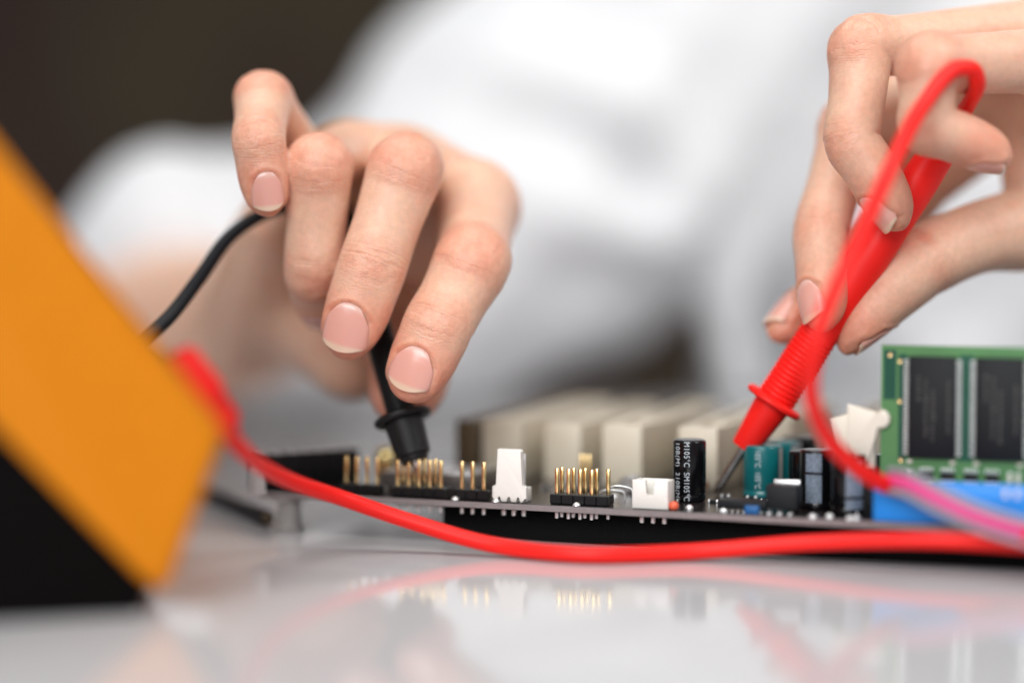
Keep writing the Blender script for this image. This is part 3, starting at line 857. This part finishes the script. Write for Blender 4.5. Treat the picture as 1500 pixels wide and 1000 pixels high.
# ---- the hand holding the black probe (left of the photograph)
f_index = finger(W(699, 305, 506), W(691, 386, 474), W(643, 474, 467), W(590, 586, 463), 9.1, (0.86, -.25, .1))
f_mid = finger(W(592, 250, 518), W(594, 248, 477), W(545, 392, 470), W(499, 526, 466), 8.8, (1, .12, 0))
f_ring = finger(W(512, 238, 515), W(467, 244, 475), W(461, 396, 478), W(476, 470, 502), 8.0, (1, .05, 0))
f_pink = finger(W(448, 250, 511), W(386, 143, 486), W(379, 205, 471), W(394, 318, 470), 6.9, (1, -.1, -.05))
thumbL = Chain([W(490, 440, 558), W(550, 455, 533), W(584, 486, 517), W(600, 518, 506), W(599, 545, 497), W(594, 564, 491), W(592, 574, 488)],
               [12, 11.5, 10.6, 10.6, 10.6, 9.9, 8.2], (.6, -.4, .6), .9, .98)
wristL = W(425, 425, 578)
palmL = [Chain([wristL + np.array(o_), (wristL + np.array(o_)) * .45 + np.array(m_) * .55, m_], [11, 10.5, 9.4], (1, 0, 0), 1, 1, n=4)
         for o_, m_ in (((14, 0, 6), W(690, 305, 510)), ((5, 2, 7), W(588, 262, 521)), ((-5, 0, 2), W(515, 250, 518)), ((-13, -4, -6), W(446, 262, 515)))]
palmL += [Chain([wristL + np.array([-12, -6, -12]), W(395, 400, 540), W(408, 330, 515)], [13, 13.5, 9], (1, 0, 0), 1, 1, n=4),      # heel of the hand, little-finger side
          Chain([wristL + np.array([6, -4, -8]), W(468, 462, 548), W(500, 500, 533)], [13, 14, 11], (1, 0, 0), 1, 1, n=4),        # ball of the thumb
          Chain([W(520, 238, 520), W(605, 250, 522), W(688, 292, 512)], [8.6, 9.6, 9.4], (1, 0, 0), 1, 1, n=4),
          Chain([W(480, 330, 522), W(620, 345, 522)], [9, 9], (1, 0, 0), 1, 1, n=3),
          Chain([W(660, 345, 520), W(590, 420, 533)], [10, 11], (1, 0, 0), 1, 1, n=3),
          Chain([W(480, 480, 552), W(520, 540, 528)], [12, 8], (1, 0, 0), 1, 1, n=3),
          Chain([wristL + np.array([0, -4, 0]), wristL, W(385, 460, 620), W(330, 470, 670), W(250, 480, 745), W(160, 440, 850)], [21, 22, 25, 31, 38, 42], (1, 0, .2), .82, .82, n=5)]
handL = Hand([(f_index, 7, 10, 26), (f_mid, 7, 10, 28), (f_ring, 7, 10, 26), (f_pink, 6, 8, 20), (thumbL, 9, 20, 45)], palmL)

# ---- the hand holding the red probe (right of the photograph)
LR = (0.50, -0.86, 0.0)
g_pink = finger(W(1545, 88, 468), W(1358, 94, 447), W(1356, 186, 446), W(1480, 238, 451), 7.1, (0.25, -0.96, 0.1))
g_ring = finger(W(1520, 46, 492), W(1260, 70, 468), W(1248, 208, 462), W(1322, 338, 458), 7.5, (0.30, -.95, 0.0))
g_mid = finger(W(1510, 105, 514), W(1246, 180, 497), W(1202, 340, 478), W(1203, 484, 464), 7.6, (0.36, -.93, 0.0))
g_index = finger(W(1510, 150, 528), W(1354, 268, 515), W(1235, 405, 497), W(1128, 492, 484), 7.7, (0.35, -.9, 0.2))
thumbR = Chain([W(1600, 320, 505), W(1500, 338, 492), W(1430, 352, 484), W(1352, 386, 478), W(1310, 424, 475), W(1278, 460, 473), W(1256, 486, 472), W(1247, 500, 472)],
               [13.5, 10.9, 9.3, 9.4, 8.6, 7.2, 5.4, 3.6], (0, 1, 0), [1, .95, .9, .9, .85, .8, .8, .8], [1, 1, 1, .95, .95, 1, 1, 1])
wristR = W(1930, 150, 560)
palmR = [Chain([wristR + np.array(o_), (wristR + np.array(o_)) * .4 + np.array(m_) * .6, m_], [12, 11, 9.0], (1, 0, 0), 1, 1, n=4)
         for o_, m_ in (((0, -12, 0), W(1545, 95, 470)), ((0, -5, 7), W(1525, 66, 494)), ((0, 4, 8), W(1515, 84, 515)), ((0, 10, 2), W(1515, 150, 528)))]
palmR += [Chain([wristR + np.array([0, 4, -8]), W(1720, 270, 520), W(1590, 315, 505)], [14, 16, 12], (1, 0, 0), 1, 1, n=4),
          Chain([W(1560, 160, 500), W(1640, 220, 510)], [12, 15], (1, 0, 0), 1, 1, n=3),
          Chain([W(1315, 140, 510), W(1500, 128, 514)], [8.5, 10], (1, 0, 0), 1, 1, n=3),
          Chain([W(1298, 190, 510), W(1350, 225, 518)], [7.5, 8], (1, 0, 0), 1, 1, n=3),
          Chain([W(1518, 252, 502), W(1600, 290, 506)], [8.5, 13], (1, 0, 0), 1, 1, n=3),
          Chain([W(1440, 165, 520), W(1560, 190, 515)], [10, 13], (1, 0, 0), 1, 1, n=3),
          Chain([wristR - np.array([4, 0, 0]), wristR, wristR + np.array([50, 45, -6]), wristR + np.array([120, 130, -10]), wristR + np.array([190, 230, -5])], [21, 22, 27, 34, 40], (0, 1, 0), .8, .8, n=5)]
handR = Hand([(g_pink, 6, 8, 22), (g_ring, 6, 10, 26), (g_mid, 6, 10, 28), (g_index, 6, 10, 26), (thumbR, 9, 14, 40)], palmR)

class Nail:
    """a nail plate on the end of a chain: centre distance from the end, length, half width, turn towards L"""
    def __init__(self, ch, back, length, half, name='fingernail', tilt=0.0, lift=0.0, droop=0.10):
        self.ch = ch; self.len = length; self.half = half
        sc = ch.len - back
        i = np.searchsorted(ch.s, sc) - 1; i = min(max(i, 0), len(ch.P) - 2)
        t = (sc - ch.s[i]) / (ch.s[i + 1] - ch.s[i])
        self.C = ch.P[i] * (1 - t) + ch.P[i + 1] * t
        self.T = unit(ch.T[i] * (1 - t) + ch.T[i + 1] * t); D = unit(ch.D[i] * (1 - t) + ch.D[i + 1] * t)
        L = np.cross(D, self.T)
        self.D = unit(D * math.cos(tilt) + L * math.sin(tilt)); self.D = unit(self.D - self.T * (self.D @ self.T)); self.L = np.cross(self.D, self.T)
        self.droop = droop
        nu, nv = 25, 21
        u = np.linspace(0, 1, nu); v = np.linspace(-1, 1, nv)
        UU, VV = np.meshgrid(u, v, indexing='ij')
        wid = half * (0.90 + 0.10 * np.sin(np.clip(UU, 0, 1) * math.pi * .6)) * np.sqrt(np.clip(1 - ((0.34 - UU).clip(0) / 0.34) ** 2 * .42, 0, 1))
        wid = wid * np.sqrt(np.clip(1 - ((UU - .78).clip(0) / .22) ** 2 * .22, 0, 1))
        x = VV * wid
        a0 = -length / 2 + 0.50 * half * (0.6 * VV ** 2 + 0.4 * VV ** 6); a1 = length / 2 - 0.34 * half * VV ** 2
        y = a0 + (a1 - a0) * UU
        h = self.height(x, y)
        # beyond 55 % of its length the plate runs on straight while the flesh falls away
        ym = -length / 2 + 0.55 * length
        hm = self.height(x, np.full_like(y, ym)); hb = self.height(x, np.full_like(y, ym - 2.0))
        slope = np.clip((hm - hb) / 2.0, -0.35, 0.02)
        hx = hm + slope * (y - ym) - droop * ((y - ym).clip(0) / length) ** 2 * length
        h = np.where(y > ym, np.maximum(h, hx), h)
        hc = h[:, nv // 2][:, None]
        h = hc + (h - hc) * 0.88                       # a little flatter across than the finger
        sink = 0.34 * np.clip((np.abs(VV) - .72) / .28, 0, 1) ** 2 + 0.35 * np.clip((.12 - UU) / .12, 0, 1) ** 2
        self.P = self.C + x[..., None] * self.L + y[..., None] * self.T + (h + 0.16 - sink + lift)[..., None] * self.D
        self.uv = (UU, VV); self.nu, self.nv = nu, nv
    def height(self, x, y):
        lo = np.zeros(x.size); hi = np.full(x.size, 16.0)
        base = self.C + x.reshape(-1, 1) * self.L + y.reshape(-1, 1) * self.T
        for _ in range(18):
            m_ = (lo + hi) / 2; d, _s = self.ch.eval(base + m_[:, None] * self.D)
            lo = np.where(d < 0, m_, lo); hi = np.where(d < 0, hi, m_)
        return lo.reshape(x.shape)
    def recess(self, V):
        """how far inside (+) or just outside (-) the nail outline each point lies, mm; and facing mask"""
        q = V - self.C; x = q @ self.L; y = q @ self.T; z = q @ self.D
        ins = np.minimum(self.half - np.abs(x), np.minimum(y + self.len / 2 - 0.50 * self.half * (x / self.half) ** 2, 9))
        ok = (z > 0) & (np.abs(x) < self.half + 2.5) & (y > -self.len / 2 - 2.5) & (y < self.len / 2 + 1) & (np.linalg.norm(q, axis=1) < 16)
        return ins, ok, y
    def build(self, parent):
        nu, nv = self.nu, self.nv
        V = self.P.reshape(-1, 3); F = [(i * nv + j, i * nv + j + 1, (i + 1) * nv + j + 1, (i + 1) * nv + j) for i in range(nu - 1) for j in range(nv - 1)]
        # give the plate thickness
        n0 = len(V); V2 = np.vstack([V, V - self.D * 0.45])
        F2 = list(F) + [tuple(n0 + k for k in f[::-1]) for f in F]
        ring = [j for j in range(nv)] + [i * nv + nv - 1 for i in range(1, nu)] + [(nu - 1) * nv + j for j in range(nv - 2, -1, -1)] + [i * nv for i in range(nu - 2, 0, -1)]
        for a, b_ in zip(ring, ring[1:] + ring[:1]): F2.append((b_, a, n0 + a, n0 + b_))
        me = mesh_from('fingernail', V2, F2)
        bm = bmesh.new(); bm.from_mesh(me); bmesh.ops.recalc_face_normals(bm, faces=bm.faces); bm.to_mesh(me); bm.free()
        UU, VV = self.uv
        fe = sstep(UU + 0.05 * VV ** 2 * -1, .845, .90).ravel(); lu = (sstep(-(UU + .10 * VV ** 2), -.22, -.10) * .5).ravel()
        set_attr(me, 'free_edge', np.tile(fe, 2)); set_attr(me, 'lunula', np.tile(lu, 2))
        o = link_mesh('fingernail', me, M['nail'], parent); sharp(me, 50)
        return o
nailsL = [Nail(f_index, 2.4, 10.8, 5.6, tilt=.18), Nail(f_mid, 2.6, 11.8, 5.6, tilt=-0.30), Nail(f_pink, 2.3, 9.4, 3.8, tilt=.34), Nail(f_ring, 4.6, 11, 5.2)]
nailsR = [Nail(g_mid, 2.8, 10.8, 4.7), Nail(g_ring, 2.4, 10.2, 4.5), Nail(g_pink, 2.2, 9.0, 3.6), Nail(g_index, 2.6, 10.6, 4.6), Nail(thumbR, 3.6, 11.0, 4.6)]

def hand_mesh(hand, nails, gx, gy, gz):
    V, F = surface(hand.eval, gx, gy, gz)
    V = relax(V, F, 2, 0.4)
    N = vnormals(V, F)
    flush = np.zeros(len(V)); phase = np.zeros(len(V)); mask = np.zeros(len(V)); disp = np.zeros(len(V))
    best = np.full(len(V), 3.0)
    for ch, k0, s0, s1 in hand.f:
        bb = (V > ch.P.min(0) - 14).all(1) & (V < ch.P.max(0) + 14).all(1)
        ix = np.where(bb)[0]
        d, s, qd, ql = ch.eval(V[ix], full=True)
        ok = d < np.minimum(best[ix], 1.5)
        best[ix] = np.minimum(best[ix], d)
        joints = (ch.jn[3], ch.jn[6]) if len(ch.jn) == 11 else (ch.jn[3],)
        fl = 0.7 * sstep(s, ch.len - 20, ch.len - 2)                    # flushed finger ends
        ph = np.zeros(len(ix)); mk = np.zeros(len(ix)); dp = np.zeros(len(ix))
        dors = sstep(qd, -0.1, 0.55); palm = sstep(-qd, 0.1, 0.7)
        for jn, wd, amp, rd in zip(joints, (5.0, 4.0), (1.0, .8), (.44, .36)):
            g = np.exp(-((s - jn) / wd) ** 2)
            fl = np.maximum(fl, rd * g * dors); fl = np.maximum(fl, .5 * np.exp(-((s - jn) / 2.2) ** 2) * palm)
            near = np.abs(s - jn) < 11
            ph = np.where(near, s - jn, ph); mk = np.maximum(mk, g * dors * amp)
            # two or three deeper dorsal creases, bowed across the finger, and one flexion crease inside
            bow = s - jn + 1.5 * ql * ql + 0.5 * np.sin(ql * 5 + jn)
            for off, dep in ((-2.4, .15), (0.1, .26), (2.2, .17)):
                dp -= dep * np.exp(-((bow - off) / .62) ** 2) * dors * sstep(-np.abs(ql), -.85, -.45)
            dp -= .55 * np.exp(-((s - jn) / .9) ** 2) * palm
        flush[ix] = np.where(ok, np.maximum(fl, 0), flush[ix]); phase[ix] = np.where(ok, ph, phase[ix]); mask[ix] = np.where(ok, mk, mask[ix]); disp[ix] = np.where(ok, dp, disp[ix])
    for nl in nails:
        ins, ok, y = nl.recess(V); iz = np.where(ok)[0]
        d, s = nl.ch.eval(V[iz]); ok[iz] &= d < 1.2
        r_ = np.where(ok, -0.55 * sstep(ins, -0.1, .9) + 0.34 * np.exp(-((ins + .75) / .7) ** 2), 0)
        r_ = np.where(y > nl.len * .36, np.where(ok, r_ * .3, 0), r_)
        disp += r_
        flush = np.where(ok, np.maximum(flush, .75 * np.exp(-((ins + .4) / .9) ** 2)), flush)
    V = V + N * disp[:, None]
    return V, F, flush, phase, mask
gzl = np.arange(-14.0, 128.0, 0.62)
VL, FL, a1_, b1_, c1_ = hand_mesh(handL, nailsL, np.concatenate([-np.flip(grow(71, 73, .62, 230, 3.0)), np.arange(-70.4, 6, .62)]), grow(446, 528, .62, 880, 3.5), gzl)
VR, FR, a2_, b2_, c2_ = hand_mesh(handR, nailsR, grow(54, 150, .62, 420, 3.5), grow(432, 548, .62, 830, 3.5), np.arange(36.0, 152.0, .62))
person = empty('person', (150, 950, 0), 'person in a white coat pressing two test probes onto the board', 'person')
VB = np.vstack([VL, VR]); FB = np.vstack([FL, FR + len(VL)])
me = big_mesh('body', VB, FB)
set_attr(me, 'flush', np.concatenate([a1_, a2_])); set_attr(me, 'wr_phase', np.concatenate([b1_, b2_])); set_attr(me, 'wr_mask', np.concatenate([c1_, c2_]))
body = link_mesh('body', me, M['skin'], person)
PINV[body.name] = Matrix.Identity(4)
for nl in nailsL + nailsR: nl.build(body)

# ---- white coat: torso, the near sleeve with its rolled cuff, the far sleeve
arm = Chain([W(1180, -330, 930), W(1050, -20, 930), W(775, 268, 900), W(500, 420, 850), W(340, 465, 800), W(260, 440, 772)],
            [100, 97, 85, 64, 48, 45], (0, 1, 0), 1, 1, n=6)
cuff = Chain([W(330, 345, 800), W(255, 345, 770), W(135, 385, 775)], [34, 30, 14], (0, 1, 0), 1, 1, n=5)
torso = Chain([W(1420, 900, 1010), W(1400, 500, 1000), W(1380, 200, 985), W(1330, -150, 985), W(1320, -420, 1000)], [128, 126, 138, 150, 120], (0, 1, 0), 1.0, 1.0, n=6)
torso2 = Chain([W(1800, 900, 1020), W(1760, 300, 1000), W(1700, -300, 990)], [120, 130, 140], (0, 1, 0), 1, 1, n=6)
farm = Chain([W(1800, -200, 980), W(2250, 100, 900), wristR + np.array([185, 225, -2])], [100, 85, 60], (0, 1, 0), 1, 1, n=5)
fold1 = Chain([W(700, 262, 828), W(800, 292, 818), W(900, 330, 818), W(1010, 352, 838)], [11, 15, 15, 8], (0, 1, 0), 1, 1, n=4)
fold2 = Chain([W(640, 90, 850), W(760, 110, 832), W(900, 160, 826), W(1000, 270, 838)], [8, 16, 18, 12], (0, 1, 0), 1, 1, n=4)
fold3 = Chain([W(660, 50, 890), W(600, 105, 870), W(560, 180, 850)], [10, 17, 12], (0, 1, 0), 1, 1, n=4)
fold4 = Chain([W(960, 60, 868), W(1040, 300, 872), W(1090, 560, 880)], [10, 14, 12], (0, 1, 0), 1, 1, n=4)
def coat_eval(Q, c=None, rad=None):
    d = None
    for ch in (torso, torso2, arm, cuff, farm):
        x, s = ch.eval(Q); k = 45.0 if ch in (torso2, farm) else 24.0
        d = x if d is None else smin(d, x, k)
    for ch in (fold1, fold2, fold3, fold4):
        x, s = ch.eval(Q); d = smin(d, x, 16.0)
    f = (2.6 * np.sin(Q[:, 0] * .055 + Q[:, 2] * .045 + 1.3 * np.sin(Q[:, 2] * .021)) + 2.0 * np.sin(Q[:, 0] * .09 - Q[:, 2] * .07 + Q[:, 1] * .05))
    return d + f
V, F = surface(coat_eval, np.arange(-260, 520, 6.0), np.arange(690, 1180, 6.0), np.arange(-160, 420, 6.0), bs=14)
V = relax(V, F, 2, .5)
coat = link_mesh('lab_coat', big_mesh('lab_coat', V, F), M['cloth'], person)

# ------------------------------------------------------------------ test leads
def ribbed(d0, d1, r, pitch=1.25, depth=.42):
    out = []; d = d0
    while d < d1 - 1e-6:
        out += [(d, r - depth), (d + pitch * .28, r), (d + pitch * .72, r), (d + pitch, r - depth)]; d += pitch
    return out
# red lead
tip = ground(1046, 722, BT + 0.5); end = W(1396, 190, 468)
ax = unit(end - tip); Lp = np.linalg.norm(end - tip)
red = empty('test_lead', tip, 'red test probe with its looping red cable and red plug', 'test lead')
def along(px_, tip_, end_):                         # distance along the probe whose projection has this row
    lo, hi = 0.0, 1.0
    for _ in range(40):
        m_ = (lo + hi) / 2
        if proj(tip_ + (end_ - tip_) * m_)[1] > px_: lo = m_
        else: hi = m_
    return (lo + hi) / 2 * np.linalg.norm(end_ - tip_)
dn = along(655, tip, end); df = along(588, tip, end); dr = along(500, tip, end)
lathe('needle', tip, ax, [(0, 0.1), (0.9, .55), (2.0, 1.08), (dn + 3, 1.12)], M['steel'], red, 28, 40)
body_prof = [(dn - .2, 1.15), (dn - .2, 3.1), (dn + .3, 3.3), (df - 1.0, 4.55), (df - .9, 4.5)]
lathe('probe_barrel', tip, ax, body_prof + ribbed(df + 1.2, dr + 1.2, 4.9) + [(dr + 1.3, 4.75), (dr + 14, 4.8), (Lp - 38, 4.95), (Lp - 14, 4.7), (Lp - 5, 4.2), (Lp - 4.6, 3.3), (Lp, 2.5), (Lp, 1.6)], M['red'], red, 56, 28)
lathe('finger_guard', tip, ax, [(df - .85, 4.4), (df - .85, 6.9), (df - .4, 7.35), (df + .3, 7.35), (df + .8, 6.8), (df + 1.1, 4.5)], M['red'], red, 56, 40)
cab = catmull([end - ax * 3, W(1419, 152, 453), W(1432, 122, 444), W(1424, 102, 441), W(1397, 103, 439), W(1350, 158, 432), W(1303, 250, 418), W(1252, 365, 409), W(1205, 470, 401), W(1186, 560, 402), W(1212, 640, 411), W(1268, 694, 420), W(1330, 722, 433)], 14)
# continues down behind the blue connector's corner, under the board's front edge and along the table to the meter
more = catmull([W(1330, 722, 433), W(1420, 758, 424), W(1530, 787, 406), W(1640, 800, 398), W(1680, 812, 402), W(1640, 808, 408), W(1500, 797, 416), W(1350, 791, 422), W(1180, 795, 432), W(1020, 807, 437), W(860, 812, 434), W(720, 797, 444), W(600, 763, 449), W(500, 729, 448), W(430, 706, 438), W(385, 684, 425), W(352, 656, 408), W(330, 630, 401)], 12)
tube('cable', np.vstack([cab, more[1:]]), 1.85, M['cable_red'], red, 18)
# black lead
tipb = W(616, 702, 473); endb = W(505, 318, 493)
axb = unit(endb - tipb); Lb = np.linalg.norm(endb - tipb)
blk = empty('test_lead', tipb, 'black test probe with a thin black cable among the gold pins', 'test lead')
d1 = along(668, tipb, endb); d2 = along(612, tipb, endb); d3 = along(480, tipb, endb)
lathe('needle', tipb, axb, [(0, .1), (.8, .5), (1.8, .95), (d1 + 2, 1.0)], M['steel'], blk, 28, 40)
lathe('probe_barrel', tipb, axb, [(d1 - 1.4, 1.05), (d1 - 1.4, 3.2), (d1 + .1, 3.6), (d1 + .2, 4.3), (d2 - 1.0, 4.9), (d2 - .9, 4.6)] + ribbed(d2 + 1.0, d3, 3.6, 1.1, .35) + [(d3 + .4, 3.6), (Lb - 12, 3.9), (Lb - 4, 3.6), (Lb, 2.4), (Lb, 1.7)], M['rubber'], blk, 56, 28)
lathe('finger_guard', tipb, axb, [(d2 - .85, 4.4), (d2 - .85, 6.6), (d2 - .3, 7.1), (d2 + .5, 7.1), (d2 + .95, 6.5), (d2 + 1.0, 4.5)], M['rubber'], blk, 56, 40)
cb = catmull([endb - axb * 3, W(498, 292, 502), W(470, 288, 503), W(425, 300, 500), W(380, 316, 494), W(335, 348, 488), W(290, 410, 482), W(250, 462, 476), W(205, 505, 468), W(180, 540, 455), W(190, 570, 440), W(215, 590, 430)], 14)
tube('cable', cb, 1.75, M['cable_black'], blk, 18)

# ------------------------------------------------------------------ multimeter lying tilted at the left
ZN = 377.0
K0 = W(330, 640, ZN)
yaw = math.radians(17.0)
wx = np.array([math.cos(yaw), math.sin(yaw), 0]); wy = np.array([-math.sin(yaw), math.cos(yaw), 0])   # across the side face / along the width
meter = empty('multimeter', (K0[0] - 40, ZN + 35, 0), 'orange holstered multimeter leaning on its black back beside the board', 'multimeter')
s_ = FPX / ZN
def mp(px, py): return ((px - 330) / s_, (640 - py) / s_ + K0[2])
O2 = np.array([K0[0], K0[1], 0.0])
def side(name, pts, y0, y1, material, bevel, parent=meter, seg=4):
    bm = bmesh.new(); prism_bm(bm, pts, O2, wx, Z, wy, y0, y1, bevel, seg)
    me = bm_mesh(name, bm); o = link_mesh(name, me, material, parent); sharp(me, 40); return o
zt = lambda px: ((px - 330) / s_, 0.3)
side('holster', [mp(330, 640), mp(322, 616), mp(0, 203), mp(-330, -220), mp(-480, -110), mp(-100, 500), mp(0, 612), mp(205, 846), mp(238, 866), mp(252, 850)], 0, 84, M['orange'], 5.5)
side('rear_case', [mp(-5, 606), mp(-106, 494), mp(-400, 20), mp(-470, 100), mp(-420, 500), (zt(-330)[0], 0.2), (zt(200)[0], 0.2), mp(225, 862), mp(203, 842)], 1.2, 82.8, M['meter_black'], 1.0)
# face panel, dial and jacks on the side turned away
e1 = unit(np.array([-330.0, 0, 425.0])); e1 = wx * e1[0] + Z * e1[2]; nf = np.cross(wy, e1); nf = nf if nf[2] > 0 else -nf
f0 = O2 + wx * mp(322, 618)[0] + Z * mp(322, 618)[1]
bm = bmesh.new(); box_bm(bm, f0, e1, wy, nf, 10, 125, 8, 76, -0.5, 0.8, 0.5); me = bm_mesh('face_panel', bm); o = link_mesh('face_panel', me, M['meter_black'], meter); sharp(me)
bm = bmesh.new(); box_bm(bm, f0, e1, wy, nf, 90, 120, 14, 70, 0.82, 1.4, 0.3); me = bm_mesh('display', bm); o = link_mesh('display', me, M['grey_wire'], meter); sharp(me)
lathe('dial', f0 + e1 * 58 + wy * 42 + nf * 0.82, nf, [(0, 17), (.5, 17), (1.2, 15.5), (1.6, 14), (1.6, 0)], M['black'], meter, 40)
for yy in (26, 46, 66): lathe('jack', f0 + e1 * 9 + wy * yy + nf * .82, nf, [(0, 5.5), (1.2, 5.5), (1.6, 5), (1.6, 2.2), (0.3, 2.2)], M['black'], meter, 28)
# the red lead's angled plug, its stem seated in a jack and its grip lying along the face
g0 = W(246, 527, 398); g1 = W(334, 636, 402); ga = unit(g1 - g0); gl = np.linalg.norm(g1 - g0)
lathe('plug', g0, ga, [(0, 0), (0.1, 4.2), (0.8, 5.4), (2.0, 5.9), (gl * .55, 5.8), (gl * .6, 5.0), (gl * .9, 4.4), (gl, 2.6), (gl, 1.5)], M['red'], red, 36)
js0 = g0 + ga * 5; jd = ((js0 - f0) @ nf)
lathe('plug_stem', js0, -nf, [(0, 4.6), (max(jd - 1.5, 1), 4.2)], M['red'], red, 28)

# ---- grey and pink ribbon over the blue connector
rb = catmull([W(1300, 703, 428), W(1330, 709, 420), W(1375, 732, 414), W(1430, 757, 411), W(1500, 779, 409), W(1600, 800, 408)], 10)
rib = empty('ribbon_cable', rb[-1], 'pink wire between two grey wires crossing the blue connector', 'cable')
upv = np.array([0.35, -.2, .9])
for k, mt in ((-1, M['grey_wire']), (0, M['pink_wire']), (1, M['grey_wire'])):
    T = np.gradient(rb, axis=0); T /= np.linalg.norm(T, axis=1)[:, None]
    sd = upv - T * (T @ upv)[:, None]; sd /= np.linalg.norm(sd, axis=1)[:, None]
    off = {-1: -2.3, 0: 0.0, 1: 2.3}[k]
    tube('wire', rb + sd * off, 1.4 if k == 0 else 0.8, mt, rib, 14)

# ---- short dark lead end lying beside the meter
dk = catmull([ground(230, 703, 2.1), ground(300, 722, 2.1), ground(350, 742, 2.1), ground(391, 758, 2.1)], 10)
ce = empty('cable_end', dk[0], 'short dark cable end with a brass tip between the meter and the board', 'cable')
tube('sheath', dk, 2.0, M['cable_black'], ce, 18)
lathe('tip', dk[-1], dk[-1] - dk[-2], [(0, 1.5), (1.6, 1.4), (2.2, .8), (2.3, 0)], M['slot_brown'], ce, 20, 50)
